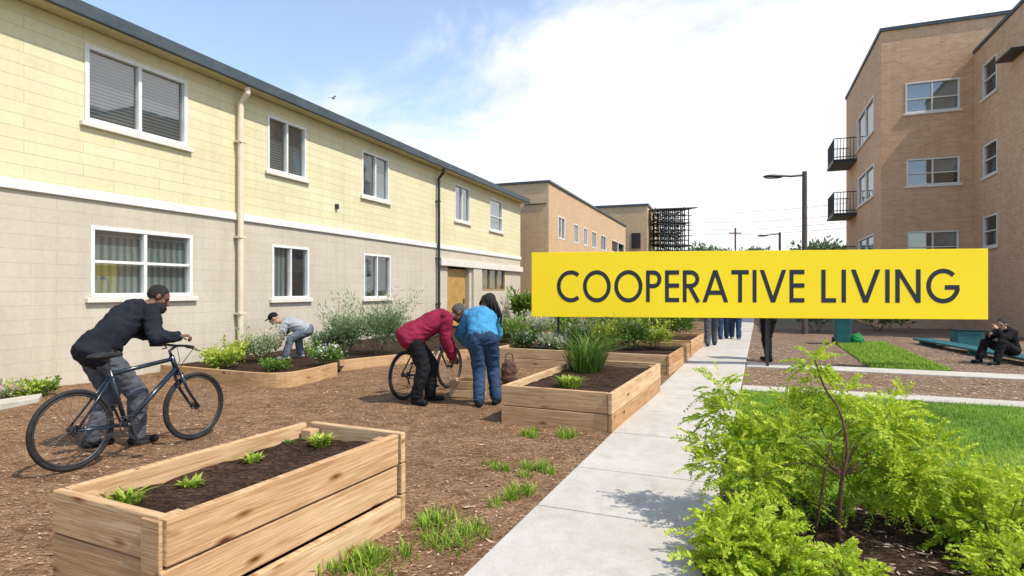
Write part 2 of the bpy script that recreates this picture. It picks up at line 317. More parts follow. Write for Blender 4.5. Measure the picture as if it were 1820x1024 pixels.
def sprays(base,d,L,k=11,leaf=.032,wid=.0075,droop=.35,bias=None):
    n=len(base); d=unit(d); L=(np.asarray(L)*np.ones(n)).reshape(-1,1,1)
    s=np.linspace(.12,1,k).reshape(1,k,1); g=np.array([0,0,-1.]).reshape(1,1,3)
    p=base[:,None,:]+d[:,None,:]*s*L+g*(s**2)*L*droop
    tan=d[:,None,:]+g*2*s*droop; tan=tan/np.linalg.norm(tan,axis=2,keepdims=True)
    ref=unit(np.cross(d,np.array([[0,0,1.]])+rng.normal(0,.35,(n,3))))[:,None,:]*np.ones((1,k,1))
    out=[];dirs=[];q=[]; bb=rng.random(n) if bias is None else np.clip(bias+rng.normal(0,.15,n),0,1)
    for sg in (-1,1):
        dd=tan*.75+ref*sg*.85+rng.normal(0,.14,(n,k,3)); out.append(p.reshape(-1,3)); dirs.append(dd.reshape(-1,3)); q.append(np.repeat(bb,k))
    ls=(leaf*(1.1-.55*s)*np.ones((n,1,1))).reshape(-1)
    return leafarr(np.concatenate(out),np.concatenate(dirs),np.concatenate([ls,ls]),wid,np.concatenate(q))
# ------------------------------------------------------------ world, sun, camera
AZ=math.atan2(.85,-.53); EL=math.radians(54)
w=bpy.data.worlds.new('World'); SC.world=w; w.use_nodes=True; nt=w.node_tree; nt.nodes.clear()
def wn(t,**k):
    x=nt.nodes.new(t)
    for a,b in k.items(): setattr(x,a,b)
    return x
wl=nt.links.new
S=.15
sky=wn('ShaderNodeTexSky',sky_type='NISHITA'); sky.sun_disc=False; sky.sun_elevation=EL; sky.sun_rotation=AZ; sky.altitude=50; sky.air_density=1.; sky.dust_density=.6; sky.ozone_density=1.4
gn=wn('ShaderNodeMix',data_type='RGBA',blend_type='MULTIPLY'); gn.inputs[0].default_value=1; wl(sky.outputs[0],gn.inputs[6]); gn.inputs[7].default_value=(1.78,1.78,1.76,1)
tc=wn('ShaderNodeTexCoord'); dt=wn('ShaderNodeVectorMath',operation='DOT_PRODUCT'); wl(tc.outputs['Generated'],dt.inputs[0]); dt.inputs[1].default_value=(.393,.34,-.854)
mp=wn('ShaderNodeMapping'); mp.inputs['Scale'].default_value=(1,1,1.6); mp.inputs['Rotation'].default_value=(0,.5,.3); wl(tc.outputs['Generated'],mp.inputs[0])
n1=wn('ShaderNodeTexNoise'); n1.inputs['Scale'].default_value=4.2; n1.inputs['Detail'].default_value=10; n1.inputs['Roughness'].default_value=.62; n1.inputs['Distortion'].default_value=.35; wl(mp.outputs[0],n1.inputs['Vector'])
ma=wn('ShaderNodeMath',operation='MULTIPLY_ADD'); wl(n1.outputs['Fac'],ma.inputs[0]); ma.inputs[1].default_value=.55; wl(dt.outputs['Value'],ma.inputs[2])
mr=wn('ShaderNodeMapRange',interpolation_type='SMOOTHSTEP'); wl(ma.outputs[0],mr.inputs[0]); mr.inputs[1].default_value=.195; mr.inputs[2].default_value=.42; mr.inputs[3].default_value=.12; mr.inputs[4].default_value=1.
n2=wn('ShaderNodeTexNoise'); n2.inputs['Scale'].default_value=2.6; n2.inputs['Detail'].default_value=8; n2.inputs['Roughness'].default_value=.6; wl(mp.outputs[0],n2.inputs['Vector'])
cr=wn('ShaderNodeMapRange'); wl(n2.outputs['Fac'],cr.inputs[0]); cr.inputs[1].default_value=.3; cr.inputs[2].default_value=.6; cr.inputs[3].default_value=1.0/S; cr.inputs[4].default_value=1.22/S
mx=wn('ShaderNodeMix',data_type='RGBA'); wl(mr.outputs[0],mx.inputs[0]); wl(gn.outputs[2],mx.inputs[6]); wl(cr.outputs[0],mx.inputs[7])
bg=wn('ShaderNodeBackground'); bg.inputs['Strength'].default_value=S; wl(mx.outputs[2],bg.inputs['Color']); wo=wn('ShaderNodeOutputWorld'); wl(bg.outputs[0],wo.inputs['Surface'])
sd=bpy.data.lights.new('sun','SUN'); sd.energy=5.0; sd.angle=math.radians(.53); sd.color=(1,.925,.81); so=bpy.data.objects.new('sun',sd); link(so)
tosun=V((.85*math.cos(EL),-.53*math.cos(EL),math.sin(EL))).normalized(); so.rotation_euler=tosun.to_track_quat('Z','Y').to_euler(); so.location=(20,-10,30)
cam=bpy.data.cameras.new('camera'); co=bpy.data.objects.new('camera',cam); link(co); co.location=(0,0,CH); co.rotation_euler=(math.pi/2,0,0)
cam.sensor_width=36; cam.lens=36*FP/1820; cam.shift_y=3/1820; cam.clip_end=2000; cam.clip_start=.05; SC.camera=co
SC.view_settings.view_transform='Standard'; SC.view_settings.look='None'; SC.view_settings.exposure=0
# ------------------------------------------------------------ ground
p_=V((442,1050,0)).normalized(); e_=V((p_.y,-p_.x,0)); L0=V((-.236,3.094,0)); R0=V((1.0,3.094,0))
def gh(x,y): return .016*noise.noise((x*1.3,y*1.3,0))+.015*noise.noise((x*4.5,y*4.5,3))
tag(MB().quad((-400,-60,-.07),(400,-60,-.07),(400,700,-.07),(-400,700,-.07)).build('ground',M['ground']),kind='structure')
def gridsheet(name,o,a,b,s0,s1,q0,q1,st,mat,zoff=0,amp=1.):
    ns=max(2,int((s1-s0)/st)); nq=max(2,int((q1-q0)/st)); vs=[];fs=[]
    for i in range(ns+1):
        for j in range(nq+1):
            c=o+a*(s0+(s1-s0)*i/ns)+b*(q0+(q1-q0)*j/nq); vs.append((c.x,c.y,zoff+amp*gh(c.x,c.y)))
    for i in range(ns):
        for j in range(nq): k=i*(nq+1)+j; fs.append((k,k+1,k+nq+2,k+nq+1))
    m=MB(); m.add(vs,fs); o=m.build(name,mat,smooth=True,uv=False); return tag(o,kind='structure')
gridsheet('mulch_ground',L0,p_,-e_,-5,36,-.02,13,.11,M['mulch'])
pm=MB()
joints=[-5,-3.6,-2.4,-1.15,-.12,1.05,2.0,3.3]
while joints[-1]<34: joints.append(joints[-1]+1.25)
for a,b in zip(joints[:-1],joints[1:]):
    c=[L0+p_*(a+.008),L0+p_*(b-.008)]; wv=e_*1.14
    q=[c[0],c[0]+wv,c[1]+wv,c[1]]; z=.022+.003*R_.random()
    pm.hexa([(x.x,x.y,-.06) for x in q]+[(x.x,x.y,z) for x in q])
po=pm.build('path',M['conc'],bevel=.008); tag(po,kind='structure')
def strip(name,s0,s1,q0,q1,mat,z,bevel=0):
    q=[R0+p_*s0+e_*q0,R0+p_*s0+e_*q1,R0+p_*s1+e_*q1,R0+p_*s1+e_*q0]
    return tag(MB().hexa([(x.x,x.y,-.065) for x in q]+[(x.x,x.y,z) for x in q]).build(name,mat,bevel=bevel),kind='structure')
strip('side_path',6.15,6.62,.02,14,M['conc'],.02,.008); strip('cross_path',9.1,9.75,.02,7.4,M['conc'],.018,.008)
gridsheet('shrub_soil',R0,p_,e_,-5,1.5,-.08,12,.12,M['soil'],0.0)
gridsheet('lawn',R0,p_,e_,1.5,6.2,-.08,14,.15,M['lawn'],-.006,.7)
gridsheet('mulch_bed',R0,p_,e_,6.55,9.2,-.08,12,.15,M['mulch2'],-.002)
gridsheet('mulch_yard',R0,p_,e_,9.65,24,-.08,12,.2,M['mulch2'],-.006)
gridsheet('grass_verge',R0,p_,e_,9.8,16,2.2,3.5,.12,M['lawn'],.012)
# chips
def chips(name,o,a,b,pts,mat,lmin,lmax,lab):
    n=len(pts); c=np.array([[*(o+a*s+b*q)[:2],0] for s,q in pts]); c[:,2]=[gh(x,y)+.006 for x,y,_ in c]
    an=rng.random(n)*2*math.pi; L=lmin+(lmax-lmin)*rng.random(n)**2; d=np.stack([np.cos(an),np.sin(an),rng.normal(0,.22,n)],1)
    v,f,q=leafarr(c-d*L[:,None]*.5,d,L,L*(.14+.18*rng.random(n)))
    v=v.reshape(n,4,3); v[:,1,2]=v[:,0,2]*.5+v[:,2,2]*.5+rng.normal(0,.004,n); v[:,3,2]=v[:,0,2]*.5+v[:,2,2]*.5+rng.normal(0,.004,n)
    sdv=np.stack([-np.sin(an),np.cos(an)],1)*(L*(.14+.18*rng.random(n)))[:,None]; mid=(v[:,0,:2]+v[:,2,:2])/2; v[:,1,:2]=mid+sdv; v[:,3,:2]=mid-sdv
    v[:,:,2]=np.maximum(v[:,:,2],c[:,None,2]-.001)
    return tag(npmesh(name,v.reshape(-1,3),f,q,mat),lab,'wood chips',None,'stuff')
pts=[(s_*1.0-3.,q_) for s_,q_ in zip(16*rng.random(80000)**1.7,9.5*rng.random(80000)**1.15+.01)]
chips('wood_chips',L0,p_,-e_,pts,M['chip'],.008,.036,'loose bark chips strewn over the ground left of the path')
pts=[(s_*1.0-3.,q_) for s_,q_ in zip(14*rng.random(1800)**1.5,9*rng.random(1800)**1.1-.12)]
chips('wood_chips',L0,p_,-e_,pts,M['chip'],.04,.085,'larger scattered bark pieces lying on the brown mulch left of the path')
pts=[(6.65+2.4*x,.02+9*y) for x,y in rng.random((7000,2))]+[(9.8+5*x,.02+6*y) for x,y in rng.random((6000,2))]+[(-3+4.4*x,.02+4*y) for x,y in rng.random((5000,2))]
chips('wood_chips',R0,p_,e_,pts,M['chip2'],.02,.07,'loose pale bark chips strewn over the ground right of the path')
# lawn blades
n=60000; sq=np.stack([1.5+4.65*rng.random(n),.0+8.5*rng.random(n)],1); B=np.array([[*(R0+p_*s_+e_*q_)[:2],0] for s_,q_ in sq]); 
cl=np.array([noise.noise((x*1.1,y*1.1,5)) for x,y,_ in B]); B[:,2]=-.01
v,f,t=blades(B,(.045+.05*rng.random(n))*(1+.5*cl),.0035,.5+.6*rng.random(n)); tag(npmesh('lawn_grass',v,f,np.repeat(np.clip(.5+.7*cl+rng.normal(0,.2,n),0,1),5),M['grass'],None,t),'short green lawn grass right of the path','grass',None,'stuff')
n=9000; B=np.array([[*(R0+p_*(9.8+6.2*a)+e_*(2.2+1.3*b))[:2],0] for a,b in rng.random((n,2))]); v,f,t=blades(B,.06+.05*rng.random(n),.007,.6); tag(npmesh('verge_grass',v,f,np.repeat(rng.random(n),5),M['grass'],None,t),'strip of green grass between the mulch and the teal bench','grass',None,'stuff')
# ------------------------------------------------------------ facades
class Fac:
    def __init__(s,root,W,p0,dr):
        s.p0=V((p0[0],p0[1],0)); s.d=V((dr[0],dr[1],0)).normalized(); s.nv=V((s.d.y,-s.d.x,0)); s.W=W; s.root=root
        s.wp=W@s.p0; s.wd=(W.to_3x3()@s.d)
    def __call__(s,t,n,z): q=s.p0+s.d*t+s.nv*n; return (q.x,q.y,z)
    def t(s,u):
        k=(u-CX)/FP; return (k*s.wp.y-s.wp.x)/(s.wd.x-k*s.wd.y)
    def z(s,u,v): Y=s.wp.y+s.wd.y*s.t(u); return CH-(v-HZ)/FP*Y
    def rect(s,u0,a0,b0,u1,a1,b1):
        t0,t1=s.t(u0),s.t(u1); zt=(s.z(u0,a0)+s.z(u1,a1))/2; zb=(s.z(u0,b0)+s.z(u1,b1))/2
        if t0>t1: t0,t1=t1,t0
        return (t0,t1,zb,zt)
def facade(mb,F,t0,t1,z0,z1,holes,depth=.16):
    ts=sorted({t0,t1,*[min(max(h[0],t0),t1) for h in holes],*[min(max(h[1],t0),t1) for h in holes]}); zs=sorted({z0,z1,*[min(max(h[2],z0),z1) for h in holes],*[min(max(h[3],z0),z1) for h in holes]})
    for a,b in zip(ts[:-1],ts[1:]):
        for c,d in zip(zs[:-1],zs[1:]):
            m=((a+b)/2,(c+d)/2)
            if any(h[0]<m[0]<h[1] and h[2]<m[1]<h[3] for h in holes): continue
            mb.quad(F(a,0,c),F(b,0,c),F(b,0,d),F(a,0,d))
    for h in holes:
        if h[1]<t0 or h[0]>t1 or h[3]<z0 or h[2]>z1: continue
        a,b,c,d=h[:4]
        mb.quad(F(a,0,c),F(a,0,d),F(a,-depth,d),F(a,-depth,c)); mb.quad(F(b,0,d),F(b,0,c),F(b,-depth,c),F(b,-depth,d))
        mb.quad(F(a,0,d),F(b,0,d),F(b,-depth,d),F(a,-depth,d)); mb.quad(F(b,0,c),F(a,0,c),F(a,-depth,c),F(b,-depth,c))
def window(parent,F,r,mul=(.5,),tran=(),blind='blind',glass='glass',fw=.06,sill=True,mat='white',half=None):
    t0,t1,z0,z1=r; m=MB(); g=.002
    m.fbox(F,t0+g,t0+fw,-.11,.018,z0+g,z1-g); m.fbox(F,t1-fw,t1-g,-.11,.018,z0+g,z1-g)
    m.fbox(F,t0+fw,t1-fw,-.108,.016,z0+g,z0+fw); m.fbox(F,t0+fw,t1-fw,-.108,.016,z1-fw,z1-g)
    for k in mul: c=t0+(t1-t0)*k; m.fbox(F,c-fw*.42,c+fw*.42,-.10,.005,z0+fw,z1-fw)
    for k in tran:
        c=z0+(z1-z0)*k; m.fbox(F,t0+fw,t1-fw,-.098,.003,c-fw*.35,c+fw*.35)
    wv=m.build('window',M[mat],parent,bevel=.006)
    MB().quad(F(t0+.02,-.06,z0+.02),F(t1-.02,-.06,z0+.02),F(t1-.02,-.06,z1-.02),F(t0+.02,-.06,z1-.02)).build('pane',M[glass],wv)
    MB().quad(F(t0,-.15,z0),F(t1,-.15,z0),F(t1,-.15,z1),F(t0,-.15,z1)).build('blind' if blind!='room' else 'interior',M[blind],wv)
    if half:
        mid=t0+(t1-t0)*half[0]; mid2=t0+(t1-t0)*half[1]; MB().quad(F(mid,-.13,z0+(z1-z0)*half[2]),F(mid2,-.13,z0+(z1-z0)*half[2]),F(mid2,-.13,z1),F(mid,-.13,z1)).build('curtain',M[half[3]],wv)
    if sill: MB().fbox(F,t0-.08,t1+.08,.002,.075,z0-.085,z0-.003).build('sill',M['trim'],wv,bevel=.008)
    return wv
def frameW(loc,dirv):
    a=math.atan2(dirv[1],dirv[0]); return a,Matrix.Translation(V((loc[0],loc[1],0)))@Matrix.Rotation(a,4,'Z')
# ---- yellow building
a,W=frameW((-5.77,12.5),(395,1050)); yb=thing('apartment_building','long two storey building with pale yellow siding above beige block wall','building',(-5.77,12.5,0),a)
F=Fac(yb,W,(0,0),(1,0)); T0,T1=-16.,17.55
up=[F.rect(150,75,220,333,145,258),F.rect(475,203,305,544,228,318),F.rect(643,267,350,691,283,358),F.rect(808,326,393,835,336,396),F.rect(870,352,410,893,358,412)]
lo=[F.rect(160,400,525,342,418,530),F.rect(483,434,531,549,441,531),F.rect(646,450,530,694,455,530)]
dr=F.rect(795,473,560,834,475,555); dr=(dr[0],dr[1],0.0,dr[3]); wb=F.rect(857,478,518,897,480,514)
m=MB(); facade(m,F,T0,T1,3.05,5.74,up); m.build('siding',M['siding'],yb)
m=MB(); facade(m,F,T0,T1,-.06,3.05,lo+[dr,wb],.2); m.quad(F(T1,0,-.06),F(T1,-9,-.06),F(T1,-9,5.74),F(T1,0,5.74)); m.quad(F(T0,-9,-.06),F(T0,0,-.06),F(T0,0,5.74),F(T0,-9,5.74)); m.quad(F(T1,-9,-.06),F(T0,-9,-.06),F(T0,-9,5.74),F(T1,-9,5.74)); m.build('block_wall',M['block'],yb)
MB().fbox(F,T0-.02,T1+.02,.002,.05,2.96,3.11).build('trim_band',M['white'],yb,bevel=.01)
MB().fbox(F,T0-.3,T1+.25,-9.2,.33,5.745,5.80).build('soffit',M['soffit'],yb)
MB().fbox(F,T0-.33,T1+.28,.335,.42,5.73,5.95).build('gutter',M['fascia'],yb,bevel=.015)
MB().fbox(F,T0-.33,T1+.28,-9.25,.33,5.805,5.90).build('roof',M['fascia'],yb)
window(yb,F,up[0],(.5,),(),'blind',fw=.075); window(yb,F,up[1],(.5,),(),'blind'); window(yb,F,up[2],(.5,),(),'room',half=(.5,1,0,'blindl')); window(yb,F,up[3],(.5,),(),'curtain','glassb'); window(yb,F,up[4],(),(.45,),'blindl','glassb')
window(yb,F,lo[0],(.5,),(.5,),'curtain',fw=.07,half=(.02,.98,.86,'blindl')); window(yb,F,lo[1],(.5,),(),'room',half=(0,.46,.05,'curtain')); window(yb,F,lo[2],(.5,),(),'room',half=(.0,.25,.05,'curtain'))
d=MB(); d.fbox(F,dr[0]+.1,dr[1]-.06,-.19,-.14,.03,dr[3]-.08); do=d.build('door',M['amber'],yb,bevel=.006)
MB().fbox(F,dr[0]+.004,dr[0]+.1,-.18,-.02,0,dr[3]-.004).build('door_frame',M['board'],do); MB().fbox(F,dr[1]-.26,dr[1]-.23,-.138,-.09,.95,1.15).build('handle',M['dark'],do)
window(yb,F,wb,(.33,.66),(),'board',fw=.05,sill=False,mat='board')
MB().fbox(F,F.t(779),T1+.01,.002,.14,2.36,2.60).build('lintel',M['trim'],yb,bevel=.01)
MB().fbox(F,F.t(838),F.t(853),.002,.10,-.05,2.358).build('pier',M['block'],yb)
def pipe(u,mat,r,off,top):
    t=F.t(u); m=MB(); m.tube([F(t,.30,top),F(t,.30,top-.12),F(t,off,top-.32),F(t,off,3.2),F(t,off,0.0)],r,12); o=m.build('drainpipe',M[mat],yb,smooth=False,uv=False)
    for z in (1.0,2.6,4.6): MB().fbox(F,t-r-.02,t+r+.02,.003,off+r+.006,z-.02,z+.02).build('bracket',M[mat],o)
    return o
pipe(420,'cream',.062,.12,5.72); pipe(775,'dark',.05,.11,5.72)
t=F.t(597); MB().fbox(F,t-.05,t+.05,.002,.07,3.62,3.75).build('vent_cap',M['dark'],yb,bevel=.01)
# ---- tan mid building
a,W=frameW((1.86,30),(395,1050)); mb_=thing('brick_building','low tan brick building with flat parapet behind the yellow building','building',(1.86,30,0),a)
F=Fac(mb_,W,(0,0),(1,0)); FR=Fac(mb_,W,(0,6),(0,-1))
hs=[F.rect(992,383,425,1004,388,427),F.rect(1020,397,432,1028,400,433),F.rect(1037,404,437,1044,406,438),F.rect(1052,410,441,1060,413,442),F.rect(1068,417,446,1077,420,446),F.rect(1087,425,450,1110,435,452)]
gs=[(h[0],h[1],.9,2.3) for h in hs[:5]]
m=MB(); facade(m,F,0,22.7,-.06,6.95,hs+gs); facade(m,FR,0,6,-.06,6.95,[]); m.quad(F(22.7,0,-.06),F(22.7,-8,-.06),F(22.7,-8,6.95),F(22.7,0,6.95)); m.quad(F(22.7,-8,-.06),F(0,-6,-.06),F(0,-6,6.95),F(22.7,-8,6.95)); m.build('wall',M['brickl'],mb_)
MB().box(-.08,22.8,-.08,6.1,6.955,7.06).build('parapet_cap',M['fascia'],mb_)
for h in hs+gs: window(mb_,F,h,(.5,),(),'room','glassb',fw=.07,sill=False)
MB().fbox(FR,4.7,5.9,.003,.06,5.86,5.90).build('canopy_bracket',M['dark'],mb_)
# ---- far block and scaffold
a,W=frameW((7.4,54.5),(.94,-.34)); fb=thing('brick_building','distant ochre block with plain wall next to the scaffold','building',(7.4,54.5,0),a)
m=MB(); m.box(0,5.0,0,9,-.06,9.0); m.build('wall',M['brickl'],fb); MB().box(-.1,5.1,-.1,9.1,9.002,9.2).build('parapet_cap',M['fascia'],fb)
for k in range(3): MB().box(.8+k*1.4,1.6+k*1.4,-.05,-.003,5.2,6.6).build('window',M['dark'],fb)
sc=thing('scaffold','dark scaffold tower with stacked platforms beside the distant ochre block','scaffold',(13.3,53.,0),.35); m=MB()
for ix in range(8):
    for iy in (0,.9,1.8): m.tube([(ix*.43,iy,-.06),(ix*.43+R_.uniform(-.05,.05),iy,8.3+.09*ix+.3*R_.random())],.055,5)
for k in range(18):
    z=.5+k*.46+R_.uniform(-.06,.06); x1=3.1+R_.uniform(-.3,.5)
    for iy in (0,.9,1.8): m.tube([(-.2,iy,z),(x1,iy,z+R_.uniform(-.05,.05))],.042,5)
    for ix in range(0,8,2): m.tube([(ix*.43,-.2,z+.05),(ix*.43,2.,z+.05)],.03,5)
    for ix in range(0,7): 
        if R_.random()<.9: m.tube([(ix*.43,R_.choice((0,1.8)),z),(ix*.43+.5*R_.choice((1,-1)),R_.choice((0,1.8)),z+.5)],.042,5)
m.build('frame',M['dark'],sc,uv=False)
for z,x0,x1 in ((2.4,-.3,3.4),(4.4,-.2,2.6),(5.4,.6,3.5),(6.5,-.3,2.4),(7.5,.3,3.2)): MB().box(x0,x1,-.1,1.9,z+.08,z+.15).build('platform',M['dark'],sc)
MB().hexa([(-.6,-.2,8.65),(3.9,-.2,9.0),(3.9,2,9.0),(-.6,2,8.65),(-.6,-.2,8.73),(3.9,-.2,9.08),(3.9,2,9.08),(-.6,2,8.73)]).build('top_deck',M['dark'],sc)
# ---- right brick building
a0=math.atan2(-.371,.928); W=Matrix.Translation(V((15.0,24,0)))@Matrix.Rotation(a0,4,'Z')
rb=thing('brick_building','tall brown brick apartment building with small balconies at right of the path','building',(15.0,24,0),a0)
FF=Fac(rb,W,(0,0),(1,0)); FL=Fac(rb,W,(0,9.2),(0,-1)); s3=FF.t(1731); FW=Fac(rb,W,(s3,0),(0,-1))
hf=[FF.rect(1609,148,202,1706,138,194),FF.rect(1611,284,331,1706,277,326),FF.rect(1613,412,462,1704,409,462),(1.0,2.6,.5,1.6)]
hl=[FL.rect(1524,205,262,1553,178,240),FL.rect(1525,312,365,1553,297,352),FL.rect(1526,425,470,1553,418,468)]
hw=[FW.rect(1747,112,172,1772,99,165),FW.rect(1748,256,312,1773,249,310),FW.rect(1748,384,440,1773,380,437)]
ZT=11.97; ZW=10.6
m=MB(); facade(m,FF,0,s3,-.06,ZT,hf,.18); facade(m,FF,s3,9,ZW,ZT,[]); facade(m,FL,0,9.2,-.06,ZT,hl,.18); facade(m,FW,0,6.5,-.06,ZW,hw,.18)
FE=Fac(rb,W,(s3,-6.5),(1,0)); facade(m,FE,0,9-s3,-.06,ZW,[]); m.quad((9,-6.5,-.06),(9,9.2,-.06),(9,9.2,ZT),(9,-6.5,ZT)); m.quad((9,9.2,-.06),(0,9.2,-.06),(0,9.2,ZT),(9,9.2,ZT)); m.build('wall',M['brick'],rb)
MB().box(-.06,9.05,-.06,9.25,ZT+.002,ZT+.14).build('parapet_cap',M['fascia'],rb); MB().box(s3-.06,9.05,-6.56,-.065,ZW+.002,ZW+.12).build('parapet_cap',M['fascia'],rb)
for i,h in enumerate(hf): window(rb,FF,h,(.5,),(.45,) if i<3 else (),'room','glass',half=(0,1.,.0,'blindl') if i==3 else (.0,1.,.0,'blindl') if i==0 else (.5,1.,.5,'blindl'),mat='trim')
for h in hl: window(rb,FL,h,(.5,),(),'blindl','glassb')
for h in hw: window(rb,FW,h,(),(.5,),'room','glass',sill=True,mat='trim')
def balcony(z):
    t0,t1=.9,3.4; sl=MB().fbox(FL,t0,t1,.003,1.05,z-.14,z).build('balcony',M['dark'],rb); m=MB()
    def F3(t,n,zz): return FL(t,n,zz)
    for zz in (z+.12,z+1.05):
        m.tube([F3(t0+.03,.02,zz),F3(t0+.03,1.0,zz),F3(t1-.03,1.0,zz),F3(t1-.03,.02,zz)],.025,6)
    for k in range(16): tt=t0+.03+(t1-t0-.06)*k/15; m.tube([F3(tt,1.0,z),F3(tt,1.0,z+1.05)],.014,5)
    for k in range(1,7):
        for tt in (t0+.03,t1-.03): m.tube([F3(tt,k/7,z),F3(tt,k/7,z+1.05)],.014,5)
    m.build('railing',M['dark'],sl,uv=False)
for z in (8.05,5.35,2.6): balcony(z)
t=FW.t(1800); m=MB()
m.fbox(FW,t-.1,t+1.2,.003,.45,9.05,9.11); m.build('bracket_shelf',M['dark'],rb)
# ------------------------------------------------------------ sign
SL=V((.4,12,0)); SR=V((8.74,10.86,0)); sa=math.atan2(SR.y-SL.y,SR.x-SL.x); SWd=(SR-SL).length; Wm=Matrix.Translation(SL)@Matrix.Rotation(sa,4,'Z')
sg=thing('sign_board','wide yellow signboard with dark lettering COOPERATIVE LIVING on slim posts','sign',SL,sa); SF=Fac(sg,Wm,(0,0),(1,0))
MB().box(0,SWd,-.02,.02,.952,2.255).build('board',M['signy'],sg,bevel=.004)
MB().box(.1,SWd-.1,.022,.06,1.55,1.63).build('rail',M['dark'],sg)
for u in (992,1366):
    t=SF.t(u); MB().box(t-.025,t+.025,.062,.11,-.06,2.2).build('post',M['dark'],sg)
def letters(text,u0,u1,z0,z1,ww=.135):
    H=z1-z0; Wd={'C':.84,'O':1.02,'P':.55,'E':.5,'R':.58,'A':.86,'T':.6,'I':ww,'V':.86,'L':.46,'N':.76,'G':.98}
    tot=sum(Wd[c] for c in text); x0,x1=SF.t(u0),SF.t(u1); gap=.13 if len(text)>6 else .17
    sc_=(x1-x0)/(tot+gap*(len(text)-1)); x=x0
    for c in text:
        wd=Wd[c]; h=ww/2; st=[]
        def arc(cx,cy,rx,ry,a0,a1,n=40): return [(cx+rx*math.cos(math.radians(a0+(a1-a0)*i/n)),cy+ry*math.sin(math.radians(a0+(a1-a0)*i/n))) for i in range(n+1)]
        if c=='O': st=[arc(wd/2,.5,wd/2-h,.5-h+.015,0,360,64)]
        elif c=='C': st=[arc(.52,.5,.52-h,.5-h+.015,52,308)]
        elif c=='G': st=[arc(.5,.5,.5-h,.5-h+.015,45,352),[(.55,.46),(wd,.46)]]
        elif c=='I': st=[[(h,0),(h,1)]]
        elif c=='L': st=[[(h,0),(h,1)],[(h,h),(wd,h)]]
        elif c=='E': st=[[(h,0),(h,1)],[(h,h),(wd,h)],[(h,.52),(wd,.52)],[(h,1-h),(wd,1-h)]]
        elif c=='T': st=[[(wd/2,0),(wd/2,1)],[(0,1-h),(wd,1-h)]]
        elif c in 'PR':
            st=[[(h,0),(h,1)],[(h,1-h),(.26,1-h)]+arc(.27,.72,wd-.27-h,.28-h,90,-90,20)[1:]+[(h,.44+h)]]
            if c=='R': st.append([(.25,.48),(wd-.03,0)])
        elif c=='A': st=[[(h*.8,0),(wd/2,1)],[(wd/2,1),(wd-h*.8,0)],[(.2,.3),(wd-.2,.3)]]
        elif c=='V': st=[[(h*.8,1),(wd/2,0)],[(wd/2,0),(wd-h*.8,1)]]
        elif c=='N': st=[[(h,0),(h,1)],[(h,1),(wd-h,0)],[(wd-h,0),(wd-h,1)]]
        mb=MB()
        for i,pl in enumerate(st):
            n=len(pl); L_=[];Rr=[]; y=-.0235-.0007*i
            for k,(px,py) in enumerate(pl):
                if c=='O' and k in (0,n-1): q0,q1=pl[n-2],pl[1]
                else: q0,q1=pl[max(k-1,0)],pl[min(k+1,n-1)]
                dx,dy=(q1[0]-q0[0]),(q1[1]-q0[1]); l=math.hypot(dx,dy); nx,ny=-dy/l*h,dx/l*h
                if c in 'AVN' and i<3 and abs(dy)>.3 and abs(dx)>.05 and not(c=='A' and i==2): nx,ny=math.copysign(h*1.1,-dy),0
                L_.append((x+(px+nx)*sc_,y,z0+(py+ny)*H)); Rr.append((x+(px-nx)*sc_,y,z0+(py-ny)*H))
            for k in range(n-1): mb.quad(L_[k],Rr[k],Rr[k+1],L_[k+1])
        mb.build('letter',M['navyink'],sg,uv=False); x+=(wd+gap)*sc_
zb=SF.z(1340,537.5); zt=SF.z(1340,480)
letters('COOPERATIVE',990,1429,zb,zt); letters('LIVING',1459,1704,zb,zt)
# ------------------------------------------------------------ raised beds
def bed(name,label,A,w,Wd,L,H,courses,group=None,jit=.012,sd=.085):
    w=V((w[0],w[1],0)).normalized(); t=thing(name,label,'planter',(A[0],A[1],0),math.atan2(w.y,w.x),group); th=.045; hh=(H+.03)/courses
    for c in range(courses):
        z0=-.03+c*hh+.004; z1=-.03+(c+1)*hh-.004
        for k in range(4):
            o=jit*(R_.random()-.3); ex=.045*R_.random()*jit/.012*.5
            m=MB()
            if k==0: m.box(-ex*.4,Wd-th-.002,-o,th-o,z0,z1)
            elif k==1: m.box(th+.002,Wd+ex*.4,L-th+o,L+o,z0,z1)
            elif k==2: m.box(-o,th-o,th-jit+.018,L-th-jit-.01,z0,z1)
            else:
                if jit>.015: o=(.030,.0,.010)[c]; ex=(.0,.03,.012)[c]
                m.box(Wd-th+o,Wd+o,-ex-.004,L-th-jit-.01,z0+(.006 if jit>.015 else 0)*(c==1),z1-(.005 if jit>.015 else 0)*(c<2))
            m.build('board',M['wood'],t,bevel=.007)
    for x in (th+.016,Wd-th-.105):
        for y in (th+.016,L-th-.105): MB().box(x,x+.085,y,y+.085,-.03,H-.035).build('corner_post',M['wood'],t,bevel=.004)
    vs=[];fs=[];n=24;k2=14
    for i in range(n+1):
        for j in range(k2+1):
            x=th+.001+(Wd-2*th-.002)*j/k2; y=th+.001+(L-2*th-.002)*i/n; vs.append((x,y,H-sd+.025*noise.noise((x*5+A[0],y*5,A[1]))+.012*noise.noise((x*17,y*17,2))))
    for i in range(n):
        for j in range(k2): q=i*(k2+1)+j; fs.append((q,q+1,q+k2+2,q+k2+1))
    MB().add(vs,fs).build('soil',M['soil'],t,smooth=True,uv=False); return t
l1=V((.425,.905,0)); w1=V((.905,-.425,0)); FRc=V((-1.394,2.40,0)); A1=FRc-w1*.81
b1=bed('raised_bed','cedar raised bed with sparse seedlings nearest the camera',A1,w1,.81,1.62,.575,3,'cedar raised beds',.02,.10)
MB().box(.81-.13,.81-.012,-.034,-.016,-.03,.565).build('corner_board',M['wood'],b1,bevel=.005)
